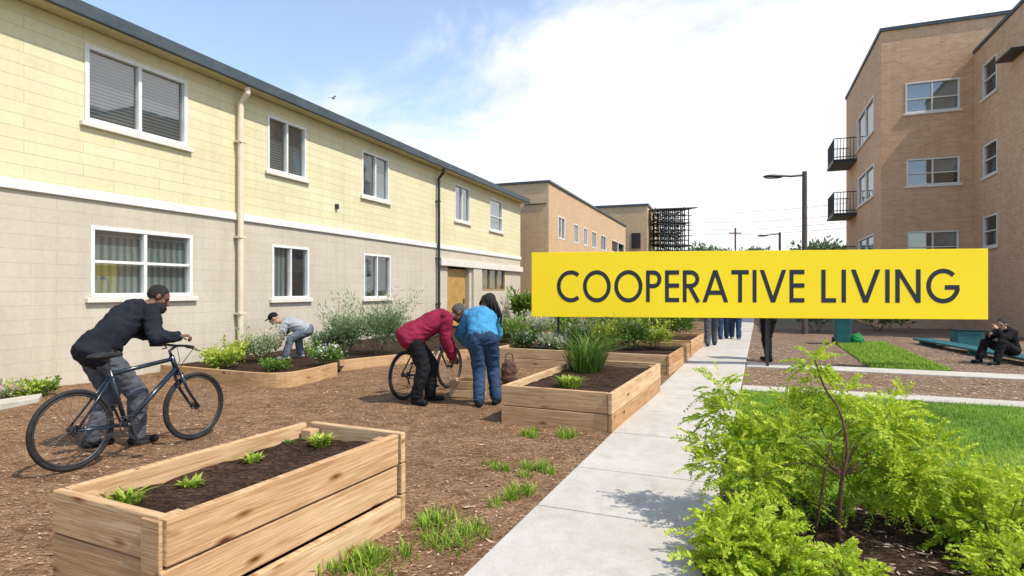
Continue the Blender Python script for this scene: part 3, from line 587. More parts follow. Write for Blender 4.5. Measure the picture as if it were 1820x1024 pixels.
wv=V((.911,-.411,0)); lv=V((.411,.911,0)); A2=V((-.114,6.65,0))
bed('raised_bed','cedar raised bed beside the path holding a spiky grass clump',A2,wv,1.266,2.75,.43,2,'cedar raised beds')
A3=V((2.74,10.29,0))-wv*3.4
bed('raised_bed','wide cedar raised bed full of green shrubs under the yellow sign',A3,wv,3.4,2.6,.36,2,'cedar raised beds')
A4=V((4.0,13.2,0))-wv*2.2
bed('raised_bed','farthest cedar raised bed by the walkers on the path',A4,wv,2.2,2.4,.36,2,'cedar raised beds')
def onbed(u,v,H,d=.085): return G(u,v,H-d)
for i,(u,v,r,h,n,mt) in enumerate([(222,896,.10,.10,70,'yel'),(341,865,.075,.075,60,'yel'),(450,820,.07,.07,50,'yel'),(512,790,.045,.05,30,'green'),(570,790,.10,.10,90,'yel')]):
    q=onbed(u,v,.575,.10); tuft('seedling',['leafy seedling at the near left corner of the nearest bed','yellow green seedling second from the near end of the nearest bed','seedling in the middle of the nearest bed','smallest seedling toward the far end of the nearest bed','bushy seedling at the far end of the nearest bed'][i],q.x,q.y,q.z,r,h,n,mt,.013,1.1,'seedlings in the nearest bed')
q=onbed(1050,668,.43); tuft('spiky_grass','tall dark green spiky grass clump in the bed beside the path',q.x,q.y+.5,q.z,.40,.70,330,'green',.0095,1.05)
q=onbed(1013,688,.43); tuft('leafy_plant','bright yellow green leafy clump at the front of the bed beside the path',q.x,q.y,q.z,.20,.17,220,'yel',.016,.9)
for i,(u,v,r,h,n,mt) in enumerate([(888,832,.15,.09,110,'grass'),(965,836,.19,.12,170,'grass'),(912,890,.19,.11,180,'grass'),(945,775,.17,.11,120,'grass'),(990,776,.17,.13,130,'grass')]):
    q=G(u,v); tuft('grass_tuft',['small grass tuft on the mulch farthest left of the pair near the path','wider grass tuft on the mulch close to the path edge','bright round grass tuft on the mulch right beside the path','grass tuft at the foot of the bed beside the path, left one','grass tuft at the foot of the bed beside the path, right one'][i],q.x,q.y,gh(q.x,q.y),r,h,n,mt,.0055,1.0,'grass tufts on the mulch',clumps=5)
q=G(800,945); tuft('grass_tuft','broad sprawling bright grass patch between nearest bed and path',q.x,q.y,gh(q.x,q.y),.33,.10,560,'grass',.005,1.1,'grass tufts on the mulch',clumps=14)
q=G(665,1010); tuft('grass_tuft','sprawling tuft beside the nearest bed at the bottom edge',q.x,q.y,gh(q.x,q.y),.28,.11,480,'grass',.005,1.1,'grass tufts on the mulch',clumps=12)
# ------------------------------------------------------------ timber edging + wall planting
def edging(label,pts,h,th=.05):
    pts=[G(u,v) for u,v in pts]; sm=[]
    for i in range(len(pts)-1):
        p0,p1,p2,p3=pts[max(i-1,0)],pts[i],pts[i+1],pts[min(i+2,len(pts)-1)]
        for k in range(6):
            t=k/6; sm.append(.5*((2*p1)+(p2-p0)*t+(2*p0-5*p1+4*p2-p3)*t*t+(3*p1-p0-3*p2+p3)*t**3))
    sm.append(pts[-1]); vs=[];fs=[]
    for i,q in enumerate(sm):
        d=(sm[min(i+1,len(sm)-1)]-sm[max(i-1,0)]).normalized(); nn=V((-d.y,d.x,0))*th
        for b,z in ((0,-.04),(0,h),(1,h),(1,-.04)): x=q+nn*b; vs.append((x.x,x.y,z))
    for i in range(len(sm)-1):
        for k in range(4): fs.append((i*4+k,i*4+(k+1)%4,(i+1)*4+(k+1)%4,(i+1)*4+k))
    fs.append((3,2,1,0)); j=(len(sm)-1)*4; fs.append((j,j+1,j+2,j+3))
    me=MB().add(vs,fs); o=me.build('timber_edging',M['wood'],bevel=.006); tag(o,label,'edging','timber edgings along the wall planting'); return sm
e1=edging('curved timber edging in front of the wall shrubs, left run',[(285,672),(390,683),(470,690),(530,686),(600,668)],.23)
e2=edging('straight low timber edging behind the maroon shirted person',[(604,660),(680,651),(760,643),(905,632)],.20)
Fw=Fac(None,Matrix.Translation(V((-5.77,12.5,0)))@Matrix.Rotation(math.atan2(1050,395),4,'Z'),(0,0),(1,0))
poly=[(q.x,q.y,.10) for q in e1[1:]]+[(q.x,q.y,.10) for q in e2[1:]]
back=[]
for u in (925,760,600,450,285): t=Fw.t(u); q=Fw.wp+Fw.wd*t; back.append((q.x+.03,q.y,.10))
m=MB(); vs=poly+back; m.add(vs,[tuple(range(len(vs)))]); tag(m.build('planting_soil',M['soil'],uv=False),kind='structure')
k=[G(-60,738),G(70,716),G(75,708),G(-60,728)]
tag(MB().hexa([(q.x,q.y,-.05) for q in k]+[(q.x,q.y,.07) for q in k]).build('kerb',M['conc'],bevel=.01),kind='structure')
def gp(u,v): q=G(u,v); return q.x,q.y
x,y=gp(398,665); bush('shrub','low yellow green shrub in front of the drainpipe','shrub',x,y,.75,.36,900,.07,.02,'yel',z=.1)
x,y=gp(425,652); bush('shrub','small yellow green shrub against the beige wall by the drainpipe','shrub',x,y,.5,.4,500,.07,.02,'yel',z=.1)
x,y=gp(465,652); bush('shrub','airy pale flowering shrub left of the stooping gardener','shrub',x,y,.85,.6,1500,.055,.013,'pale',z=.1,shoots=40)
x,y=gp(490,668); bush('shrub','dark low shrub at the feet of the stooping gardener','shrub',x,y,.5,.16,500,.05,.016,'green',z=.1)
x,y=gp(578,660); bush('shrub','white flowering low shrub right of the stooping gardener','shrub',x,y,.6,.36,1000,.055,.016,'green',z=.1,flowers='petal')
x,y=gp(615,640); bush('shrub','feathery sage green bush, left half of the tall pair by the wall','shrub',x,y,.95,.9,2600,.10,.010,'sage',z=.1,clumps=22,shoots=70)
x,y=gp(672,638); bush('shrub','feathery sage green bush, right and taller of the pair by the wall','shrub',x,y,1.35,1.15,3200,.11,.010,'sage',z=.1,clumps=24,shoots=90)
x,y=gp(580,640); bush('shrub','grey green shrub just behind the stooping gardener','shrub',x,y,.7,.55,1200,.07,.014,'sage',z=.1)
for i,u in enumerate((12,45,72)):
    x,y=gp(u,712-i*4); bush('shrub','low shrub by the kerb at the left edge of the photo, '+['leftmost','middle','rightmost'][i]+' of three','shrub',x,y,.42,.2,380,.05,.017,['pale','yel','green'][i],group='low shrubs by the kerb',flowers='pink' if i==0 else None)
spec=[(935,618,.55,.42,'green','low green shrub at the left end of the wide bed'),(985,622,.6,.35,'pale','pale shrub in the left half of the wide bed'),(1020,610,.7,.6,'green','rounded shrub behind the spiky grass clump'),(1095,622,.8,.7,'yel','yellow green shrub in the middle of the wide bed'),(1140,622,.8,.75,'green','tall loose green shrub right of the middle in the wide bed'),(1180,618,.7,.65,'yel','yellow green shrub near the right end of the wide bed'),(1060,610,.7,.6,'sage','grey green shrub at the back of the wide bed')]
for u,v,w_,h_,mt,lb in spec:
    x,y=gp(u,v+32); bush('shrub',lb,'shrub',x,y+.8,w_,h_*.82,900,.075,.018,mt,z=.25,shoots=36,flowers='petal' if mt in('green','pale') else None)
spec=[(905,608,'green',.7,'shrub in front of the porch'),(925,592,'pale',.6,'pink flowering shrub left of the sign post'),(960,596,'pale',.7,'flowering shrub at the left end of the sign'),(1000,592,'green',.8,'shrub under the first letter of the sign'),(1210,600,'green',1.0,'green shrub beside the walkers on the path'),(1180,596,'green',.9,'shrub in the farthest raised bed'),(1130,594,'yel',.9,'yellow shrub behind the wide bed'),(1070,592,'sage',.9,'grey shrub behind the wide bed')]
for u,v,mt,h_,lb in spec:
    x,y=gp(u,v+6); bush('shrub',lb,'shrub',x,y,1.1,h_,900,.10,.028,mt,z=0,shoots=40,flowers='pink' if 'pink' in lb or 'flowering' in lb else None)
x,y=gp(928,562+12); bush('shrub','upright shrub against the end of the yellow building','shrub',x,y,.8,1.3,700,.3,.05,'green')
for u,v,mt,lb in ((1160,588,'green','far hedge shrub left of the path'),(1100,584,'far','far dark shrub under the sign'),(1450,590,'far','dark shrub at the foot of the street lamp'),(1560,588,'green','shrub at the foot of the brown building')):
    x,y=gp(u,v); bush('shrub',lb,'shrub',x,y,2.2,1.2,900,.16,.045,mt)
# ------------------------------------------------------------ foreground tree and shrubs
tb=G(1490,957); tr=thing('small_tree','young feathery lime green tree with thin twisting trunks beside the path','tree',tb)
def lp(u,v,Y): return P(u,v,Y)-tb
m=MB()
def limb(pts,r0,r1):
    pts=[lp(*q) for q in pts]; sm=[]
    for i in range(len(pts)-1):
        p0,p1,p2,p3=pts[max(i-1,0)],pts[i],pts[i+1],pts[min(i+2,len(pts)-1)]
        for k in range(5):
            t=k/5; sm.append(.5*((2*p1)+(p2-p0)*t+(2*p0-5*p1+4*p2-p3)*t*t+(3*p1-p0-3*p2+p3)*t**3))
    sm.append(pts[-1]); n=len(sm); m.tube(sm,[r0+(r1-r0)*i/(n-1) for i in range(n)],8)
limb([(1490,965,3.52),(1492,900,3.48),(1497,850,3.45),(1506,795,3.45),(1492,730,3.5),(1466,690,3.58),(1448,640,3.62)],.0145,.004)
limb([(1450,940,3.52),(1460,880,3.48),(1468,830,3.46),(1482,780,3.48),(1520,745,3.5)],.009,.003)
tips=[(1330,790,3.75),(1300,725,3.85),(1400,775,3.6),(1560,760,3.6),(1625,800,3.6),(1510,705,3.7),(1345,850,3.5),(1590,850,3.5),(1690,850,3.55),(1420,720,3.8),(1290,830,3.7),(1590,730,3.8)]
for q in tips: limb([(1496,845,3.47),((1495+q[0])/2,(835+q[1])/2-20,(3.5+q[2])/2+.08),q],.005,.002)
m.build('trunk',M['bark'],tr,smooth=True,uv=False)
cl=[(1330,795,3.75,.18,92),(1300,735,3.85,.13,52),(1278,690,3.9,.07,22),(1285,830,3.7,.14,56),(1395,785,3.6,.16,74),(1415,730,3.85,.12,46),(1446,645,3.66,.06,24),(1455,680,3.75,.08,28),(1500,710,3.72,.11,38),(1565,765,3.6,.17,82),(1595,735,3.8,.13,46),(1640,805,3.6,.17,76),(1610,850,3.5,.14,56),(1345,855,3.5,.15,66),(1695,850,3.55,.15,60),(1480,790,3.85,.16,50),(1430,840,3.85,.17,66),(1545,820,3.8,.16,66),(1500,860,3.95,.16,48),(1590,880,3.7,.14,48),(1400,885,3.75,.15,52),(1250,790,3.8,.06,20),(1260,740,3.9,.05,14)]
bs=[];ds=[];qs=[]
for u,v,Y,r,n in cl:
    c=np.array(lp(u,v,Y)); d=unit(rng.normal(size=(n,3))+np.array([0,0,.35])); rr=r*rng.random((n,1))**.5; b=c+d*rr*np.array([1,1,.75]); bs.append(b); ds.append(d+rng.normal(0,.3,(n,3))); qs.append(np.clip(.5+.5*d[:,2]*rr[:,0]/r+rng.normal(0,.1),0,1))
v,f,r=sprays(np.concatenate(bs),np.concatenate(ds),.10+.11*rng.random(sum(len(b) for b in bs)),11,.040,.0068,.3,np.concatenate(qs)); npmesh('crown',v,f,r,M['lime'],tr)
def fern(label,u,v,Y,w,h,n,mat='lime',leaf=.048):
    n=int(n*.66); c=P(u,v,Y); t=thing('shrub',label,'shrub',(c.x,c.y,0)); top=max(.15,c.z+h*.5)
    d=unit(rng.normal(size=(n,3))+np.array([0,0,.5])); d[:,2]=np.abs(d[:,2])*.9; rr=rng.random((n,1))**.5
    b=d*rr*np.array([w/2,w/2,top*.75])+np.array([0,0,.06]); b+=rng.normal(0,.03,b.shape); b[:,2]=np.abs(b[:,2])
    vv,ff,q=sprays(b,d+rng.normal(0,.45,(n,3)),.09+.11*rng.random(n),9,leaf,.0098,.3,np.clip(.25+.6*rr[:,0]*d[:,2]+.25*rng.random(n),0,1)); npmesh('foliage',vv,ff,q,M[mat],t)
    s=MB()
    for i in range(7): a=i*.9; s.tube([(0,0,-.02),(.2*w*math.cos(a),.2*w*math.sin(a),top*.4),(.35*w*math.cos(a),.35*w*math.sin(a),top*.75)],[.008,.005,.002],5)
    s.build('stem',M['stem'],t,uv=False)
fern('lime green shrub overhanging the path edge at the bottom of the photo',1325,925,3.2,.46,.3,280)
fern('small lime shrub between the path and the young tree trunk',1290,985,3.05,.28,.2,120)
fern('low lime shrub at the bottom edge right of the path',1385,1000,2.95,.22,.12,90)
fern('small lime shrub in front of the young tree trunk',1510,1012,2.9,.20,.09,70)
fern('large lime shrub at the right edge of the photo',1770,880,3.35,.54,.32,300)
fern('lime shrub right of the young tree',1690,880,3.8,.5,.20,170)
fern('lime shrub behind the right edge shrub',1840,870,3.9,.55,.26,180)
fern('lime shrub in the bottom right corner',1810,1010,2.9,.28,.14,95)
fern('grey green wispy shrub behind the young tree trunk',1400,905,4.0,.5,.16,130,'green',.035)
fern('dark wispy shrub behind the tree toward the lawn',1600,890,4.1,.5,.14,130,'green',.035)
# ------------------------------------------------------------ people
def remesh(mb,vox,it=3):
    o=bpy.data.objects.new('tmp',mb.mesh()); link(o); r=o.modifiers.new('r','REMESH'); r.mode='VOXEL'; r.voxel_size=vox
    s=o.modifiers.new('s','SMOOTH'); s.factor=.5; s.iterations=it
    bpy.context.view_layer.update(); dg=bpy.context.evaluated_depsgraph_get(); me=bpy.data.meshes.new_from_object(o.evaluated_get(dg)); old=o.data; bpy.data.objects.remove(o); bpy.data.meshes.remove(old); return me
def wrinkle(me,amp,sc,seed):
    n=len(me.vertices); co=np.empty(n*3); me.vertices.foreach_get('co',co); no=np.empty(n*3); me.vertices.foreach_get('normal',no); co=co.reshape(-1,3); no=no.reshape(-1,3)
    for i in range(n):
        x,y,z=co[i]; wx=.05*noise.noise((x*6,y*6,z*6+seed)); q=noise.noise((x*sc+seed,y*sc,z*sc)); q2=1-2.2*abs(noise.noise(((x+wx)*sc*.9+7,(y+wx)*sc*.9+seed,(z+wx)*sc*1.6))); q3=1-2*abs(noise.noise(((x-wx)*sc*2.1+seed,y*sc*2.1,(z+wx)*sc*2.6))); co[i]+=no[i]*amp*(q*.5+q2*.6+q3*.28)
    me.vertices.foreach_set('co',co.reshape(-1)); me.update(); return me
def hand(mb,wr,d,pn,side,curl,bits):
    d=d.normalized(); pn=(pn-d*pn.dot(d)).normalized(); l=d.cross(pn)*side
    ks=[]
    for i in range(4):
        k=wr+d*(.088-.006*abs(i-1))+l*(.030-.0205*i); ks.append(k); mb.cap(wr+l*(.014-.009*i)+d*.01,k,.0165,.0115,8)
    for i,Ln in enumerate((.070,.078,.072,.056)):
        p=ks[i]; th=0
        for j,fr in enumerate((.45,.32,.26)):
            th+=curl*(.55,.8,.6)[j]+.08; q=p+(d*math.cos(th)+pn*math.sin(th))*Ln*fr; mb.cap(p,q,.0098-.0009*j,.0092-.0009*j,8); p=q
    p=wr+d*.028+l*.022; q=p+(l*.8+d*.7+pn*.35).normalized()*.042; mb.cap(p,q,.014,.0115,8); s=q+(d*.9+l*.25+pn*(.3+.5*curl)).normalized()*.034; mb.cap(q,s,.011,.009,8)
SEED=[0]
PROF=[(0,.165,.120),(.12,.168,.125),(.28,.158,.120),(.45,.158,.119),(.62,.168,.121),(.78,.178,.115),(.92,.150,.092)]
def person(label,J,face,cols,vox=.009,sleeve='long',hair='cap',k=1.,curl=(.5,.5),palm=None,toe=None,group=None,beard=False,bulk=1.06,hem=False,hs=1.):
    SEED[0]+=3.7; tb_=1+(bulk-1)*.75
    base=V(((J['aL'].x+J['aR'].x)/2,(J['aL'].y+J['aR'].y)/2,0))
    J={a:b-base for a,b in J.items()}; t=thing('person',label,'person',base,0,group); face=V(face).normalized()
    spine=(J['neck']-J['pelvis']); sv=spine.normalized(); lat=(J['sR']-J['sL']); lat=(lat-sv*lat.dot(sv)).normalized(); dep=lat.cross(sv)
    def torso(mb,g,B=1.,hem=False):
        fs=np.linspace(-.14 if hem else 0,.94,20)
        for f in fs:
            a=np.interp(f,[q[0] for q in PROF],[q[1] for q in PROF]); b=np.interp(f,[q[0] for q in PROF],[q[2] for q in PROF])
            if hem and f<.15: a+=.012; b+=.012
            mb.ell(J['pelvis']+spine*float(f),(a*k*B+g,b*k*B+g,.075*k+g),(lat,dep,sv),20,11)
    hf=face; hu=(J['head']-J['neck']).normalized(); hr=hf.cross(hu).normalized(); hu=hr.cross(hf).normalized(); c=J['head']; A=(hr,hf,hu)
    m=MB(); torso(m,-.03)
    m.cap(J['sL'],J['sR'],.05*k,.05*k); m.cap(J['neck']-sv*.03,c-hu*.06,.056*k,.05*k)
    m.ell(c+hu*.02*k,(.075*k,.094*k,.098*k),A); m.ell(c+hf*.02*k-hu*.055*k,(.057*k,.072*k,.066*k),A); m.ell(c+hf*.076*k-hu*.098*k,(.026*k,.022*k,.02*k),A)
    m.cap(c+hf*.092*k+hu*.012*k,c+hf*.112*k-hu*.028*k,.009*k,.016*k,8); m.ell(c+hf*.083*k+hu*.028*k,(.05*k,.014*k,.011*k),A); m.ell(c+hf*.09*k-hu*.066*k,(.026*k,.012*k,.011*k),A)
    for s in (-1,1):
        m.ell(c+hr*s*.077*k-hu*.008*k,(.011*k,.022*k,.032*k),A); m.ell(c+hr*s*.04*k+hf*.06*k-hu*.03*k,(.02*k,.02*k,.018*k),A)
    for s in 'LR':
        sd_=1 if s=='R' else -1; S_,E,Wr=J['s'+s],J['e'+s],J['w'+s]
        m.cap(S_,E,.044*k,.037*k); m.cap(E,Wr,.038*k,.026*k); pn=V(palm[s]) if palm else (-lat*sd_)
        hand(m,Wr,(Wr-E),pn,-sd_,curl[0 if s=='L' else 1],None)
        H_,K,An=J['h'+s],J['k'+s],J['a'+s]; m.cap(H_,K,.066*k,.047*k); m.cap(K,An,.047*k,.034*k); m.cap(An,An-V((0,0,.03)),.03,.03)
    me=remesh(m,vox,2); mk('body',me,M[cols['skin']],t,True)
    for s in (-1,1): MB().ell(c+hr*s*.031*k+hf*.083*k+hu*.004*k,(.014*k,.011*k,.009*k),A).build('eye',M['eye'],t,smooth=True,uv=False)
    m=MB(); torso(m,.006,bulk,hem); m.cap(J['sL'],J['sR'],.068*k*bulk,.068*k*bulk); m.cap(J['neck']-sv*.05,J['neck']+sv*.005,.078*k,.068*k)
    for s in 'LR':
        S_,E,Wr=J['s'+s],J['e'+s],J['w'+s]
        if sleeve=='long': m.cap(S_,E,.072*k*bulk,.061*k*bulk); m.cap(E,E+(Wr-E)*.93,.061*k*bulk,.043*k*bulk)
        else: m.cap(S_,S_+(E-S_)*.72,.072*k,.068*k)
    vc=max(vox,.010); mk('shirt',wrinkle(remesh(m,vc,6),.017,8.,SEED[0]),M[cols['shirt']],t,True)
    m=MB(); m.ell(J['pelvis'],(.168*k*tb_,.124*k*tb_,.115*k),(lat,dep,sv)); m.ell((J['hL']+J['hR'])/2,(.165*k*tb_,.122*k*tb_,.10*k),(lat,dep,sv))
    for s in 'LR':
        H_,K,An=J['h'+s],J['k'+s],J['a'+s]; m.cap(H_,K,.102*k*tb_,.077*k*tb_); m.cap(K,An+(K-An)*.04,.076*k*tb_,.064*k*tb_)
    mk('trousers',wrinkle(remesh(m,vc,5),.015,8.5,SEED[0]+1),M[cols['trousers']],t,True)
    for s in 'LR':
        An=J['a'+s]; tv=V(toe[s]) if isinstance(toe,dict) else V(toe or face); tv=V((tv.x,tv.y,0)).normalized(); g=V((An.x,An.y,An.z-.09)); m=MB()
        m.cap(g-tv*.045+V((0,0,.042)),g+tv*.16+V((0,0,.036)),.042*k,.036*k); m.cap(An-V((0,0,.005)),g+tv*.05+V((0,0,.05)),.046*k,.042*k)
        mk('shoe',remesh(m,.010,2),M[cols['shoe']],t,True)
    m=MB()
    if hair in('cap','locs'):
        if hair=='locs':
            m.ell(c+hu*.035*k-hf*.018*k,(.09*k,.102*k,.10*k),A)
            for i in range(120):
                an=R_.random()*2*math.pi; rr=R_.random()**.5; p=c+hu*(.06+.05*(1-rr))*k+(hr*math.cos(an)+(-hf)*abs(math.sin(an)))*.082*rr*k
                dr_=(hr*math.cos(an)*.5-hf*abs(math.sin(an))*.6); q=p+dr_*.08+V((0,0,-.03)); r2=q+dr_*.05+V((R_.uniform(-.03,.03),R_.uniform(-.03,.03),-.12)); r3=r2+V((R_.uniform(-.04,.04),R_.uniform(-.03,.03),-.07-.12*R_.random())); m.tube([p,q,r2,r3],[.010,.012,.011,.005],6)
            mk('hair',m.mesh('hair'),M[cols['hair']],t,True)
        else:
            m.ell(c+hu*.030*k-hf*.016*k,(.082*k*hs,.096*k*hs,.096*k*hs),A)
            me=remesh(m,.010,1)
            for v_ in me.vertices:
                q=v_.co-c; a_=min(1,max(0,(q.dot(hf)-.035*k)/(.04*k)))*min(1,max(0,(.075*k-q.dot(hu))/(.03*k))); b_=min(1,max(0,(-.02*k-q.dot(hu))/(.04*k))); v_.co=c+q*(1-.2*max(a_,b_))
            mk('hair',wrinkle(me,.004,60,1),M[cols['hair']],t,True)
    else:
        m.ell(c+hu*.045*k,(.086*k,.104*k,.085*k),A); m.ell(c+hf*.12*k+hu*.045*k,(.07*k,.07*k,.010*k),A); mk('cap',remesh(m,.008,2),M[cols['hair']],t,True)
    if beard:
        m=MB(); m.ell(c+hf*.05*k-hu*.092*k,(.070*k,.074*k,.066*k),A); mk('beard',wrinkle(remesh(m,.008,1),.006,60,2),M[cols['hair']],t,True)
    return t
# bicycle
def bike(label,rear,bd,Wb,paint):
    bd=V((bd[0],bd[1],0)).normalized(); t=thing('bicycle',label,'bicycle',(rear[0],rear[1],0),math.atan2(bd.y,bd.x),'bicycles held by gardeners'); r=.335
    def wheel(x):
        h=MB(); h.tube([(x,-.055,r),(x,.055,r)],.02,12); h.ring((x,.03,r),(0,1,0),.028,.006,16,6); h.ring((x,-.03,r),(0,1,0),.028,.006,16,6); wo=h.build('wheel',M['alloy'],t,uv=False)
        MB().ring((x,0,r),(0,1,0),r-.019,.020,64,10).build('tyre',M['rubber'],wo,smooth=True,uv=False); MB().ring((x,0,r),(0,1,0),r-.044,.0115,64,8).build('rim',M['alloy'],wo,smooth=True,uv=False)
        s=MB()
        for i in range(28):
            a=2*math.pi*i/28; b=a+(.5 if (i//2)%2 else -.5); y=.03 if i%2 else -.03
            s.tube([(x+.026*math.cos(b),y,r+.026*math.sin(b)),(x+(r-.045)*math.cos(a),0,r+(r-.045)*math.sin(a))],.0015,4)
        s.build('spokes',M['spoke'],wo,uv=False)
    wheel(0); wheel(Wb)
    BB=(.44,0,.29); ST=(.30,0,.80); HT=(Wb-.25,0,.86); HB=(Wb-.19,0,.70)
    m=MB(); m.tube([BB,ST],.019,10); m.tube([(.315,0,.76),(Wb-.24,0,.83)],.020,10); m.tube([BB,(Wb-.205,0,.735)],.024,10); m.tube([HB,HT],.024,10)
    for s in(-1,1): m.tube([(.0,s*.06,r),(.40,s*.03,.29)],.011,8); m.tube([(.0,s*.06,r),(.31,s*.02,.74)],.010,8)
    m.cap((.44,-.04,.29),(.44,.04,.29),.026,.026); m.build('frame',M[paint],t,smooth=True,uv=False)
    m=MB()
    for s in(-1,1): m.tube([(Wb-.185,s*.05,.68),(Wb-.12,s*.055,.52),(Wb,s*.055,r)],[.016,.015,.011],8)
    m.tube([(Wb-.185,-.06,.685),(Wb-.185,.06,.685)],.02,8); m.build('fork',M[paint],t,smooth=True,uv=False)
    m=MB(); m.tube([HT,(Wb-.27,0,.91),(Wb-.20,0,.955)],.015,8); m.tube([(Wb-.25,-.30,.955),(Wb-.21,-.12,.96),(Wb-.20,0,.955),(Wb-.21,.12,.96),(Wb-.25,.30,.955)],.0125,10); hb=m.build('handlebar',M['alloy'],t,smooth=True,uv=False)
    for s in(-1,1):
        MB().tube([(Wb-.25-.002,s*.30,.955),(Wb-.222,s*.18,.958)],.017,10).build('grip',M['rubber'],hb,uv=False)
        MB().tube([(Wb-.20,s*.17,.95),(Wb-.15,s*.2,.92),(Wb-.15,s*.27,.91)],.006,6).build('brake_lever',M['alloy'],hb,uv=False)
        MB().tube([(Wb-.18,s*.18,.95),(Wb-.10,s*.12,.93),(Wb-.14,s*.03,.80),(Wb-.2,s*.02,.70)],.0035,5).build('cable',M['rubber'],hb,uv=False)
    MB().tube([ST,(.285,0,.90)],.013,8).build('seatpost',M['alloy'],t,uv=False)
    m=MB(); m.ell((.22,0,.925),(.11,.075,.03)); m.cap((.24,0,.925),(.40,0,.925),.035,.018); mk('saddle',remesh(m,.01,3),M['rubber'],t,True)
    m=MB(); m.ring((.44,-.055,.29),(0,1,0),.085,.006,40,6); m.ring((.44,-.055,.29),(0,1,0),.05,.004,24,6)
    for i in range(5): a=i*1.2566; m.tube([(.44,-.055,.29),(.44+.085*math.cos(a),-.055,.29+.085*math.sin(a))],.006,5)
    m.tube([(.44,-.075,.29),(.44+.06,-.085,.29-.16)],.011,8); m.tube([(.44,.06,.29),(.44-.06,.075,.29+.16)],.011,8); m.build('crank',M['alloy'],t,uv=False)
    for x,y,z in ((.50,-.14,.13),(.38,.13,.45)): MB().box(x-.045,x+.045,y-.04,y+.04,z-.012,z+.012).build('pedal',M['rubber'],t,bevel=.004)
    m=MB(); m.tube([(0,-.055,r+.04),(.44,-.055,.375)],.005,5); m.tube([(0,-.055,r-.04),(.44,-.055,.205)],.005,5); m.ring((0,-.055,r),(0,1,0),.04,.01,20,6); m.tube([(0,-.055,r-.04),(.02,-.06,r-.13)],.012,6); m.build('chain',M['alloy'],t,uv=False)
    return t
bike('dark blue bicycle held by the man in the navy sweater',(-3.645,4.90),(.404,.914),1.13,'bikeblue')
bike('black bicycle behind the person in the maroon shirt',(-1.46,8.05),(.47,.883),1.08,'bikeblk')
bd=V((.404,.914,0)).normalized(); bl=V((-bd.y,bd.x,0)); O=V((-3.645,4.90,0)); bc=O+bd*(1.13-.21)+V((0,0,.965))
gR=bc-bl*.12; gL=bc+bl*.22
rt=V((.92,-.38,0)); J={'pelvis':V((-3.86,5.49,.945)),'neck':V((-3.70,5.85,1.335)),'head':V((-3.575,5.97,1.42))}
J['sR']=J['neck']+rt*.185+V((0,0,-.055)); J['sL']=J['neck']-rt*.185+V((0,0,-.055)); J['hR']=J['pelvis']+rt*.088+V((0,0,-.03)); J['hL']=J['pelvis']-rt*.088+V((0,0,-.03))
J['wR']=gR-(gR-J['sR']).normalized()*.085+V((0,0,.03)); J['eR']=(J['sR']+J['wR'])/2+V((-.02,-.10,-.13)); J['wL']=gL-(gL-J['sL']).normalized()*.085+V((0,0,.03)); J['eL']=(J['sL']+J['wL'])/2+V((-.10,.05,-.08))
J['aR']=V((-3.63,5.72,.09)); J['kR']=V((-3.60,5.68,.50)); J['aL']=V((-3.99,5.60,.09)); J['kL']=V((-3.88,5.70,.50))
person('man in black navy sweater and grey jeans bending over the dark blue bicycle',J,(.75,.40,-.45),dict(skin='skin',shirt='navy',trousers='jeang',shoe='shoe',hair='hair'),.0065,curl=(1.2,1.2),palm={'L':(0,0,-1),'R':(0,0,-1)},toe=(.6,.75,0),beard=True,bulk=1.1,hem=True,hs=1.04)
# maroon
rt=V((.3,-.95,0)); J={'pelvis':V((-1.345,7.78,.885)),'neck':V((-.90,7.93,1.15)),'head':V((-.725,7.98,1.19))}
J['sR']=J['neck']+rt*.185+V((-.02,0,-.03)); J['sL']=J['neck']-rt*.185+V((-.02,0,-.03)); J['hR']=J['pelvis']+rt*.09+V((.03,0,-.04)); J['hL']=J['pelvis']-rt*.09+V((.03,0,-.04))
J['eR']=V((-.87,7.74,.83)); J['wR']=V((-.80,7.86,.60)); J['eL']=V((-.90,8.12,.84)); J['wL']=V((-.80,8.12,.60))
J['aR']=V((-1.25,7.70,.09)); J['kR']=V((-1.16,7.74,.49)); J['aL']=V((-1.10,7.96,.09)); J['kL']=V((-1.08,7.93,.50))
person('person in maroon shirt and black trousers bent forward beside the black bicycle',J,(.75,.1,-.65),dict(skin='skin',shirt='maroon',trousers='black',shoe='shoe',hair='hairg'),.0075,curl=(.7,.7),toe={'R':(.8,-.5,0),'L':(.95,.2,0)},bulk=1.18,hem=True)
# denim
rt=V((.98,.2,0)); J={'pelvis':V((-.375,7.6,.89)),'neck':V((-.42,7.93,1.20)),'head':V((-.33,8.0,1.33))}
J['sR']=J['neck']+rt*.165+V((0,0,-.05)); J['sL']=J['neck']-rt*.165+V((0,0,-.05)); J['hR']=J['pelvis']+rt*.095+V((0,0,-.03)); J['hL']=J['pelvis']-rt*.095+V((0,0,-.03))
J['eR']=V((-.20,8.12,.90)); J['wR']=V((-.33,8.32,.76)); J['eL']=V((-.70,8.0,.90)); J['wL']=V((-.64,8.22,.74))
J['aL']=V((-.42,7.56,.09)); J['kL']=V((-.43,7.68,.49)); J['aR']=V((-.21,7.72,.09)); J['kR']=V((-.25,7.78,.49))
person('woman with dark locs in blue denim jacket and jeans bending away from the camera',J,(-.2,.85,-.45),dict(skin='skin',shirt='denim',trousers='jean',shoe='shoe',hair='hair'),.0075,hair='locs',curl=(.6,.6),toe={'L':(-.2,.7,0),'R':(.3,.9,0)},bulk=1.12)
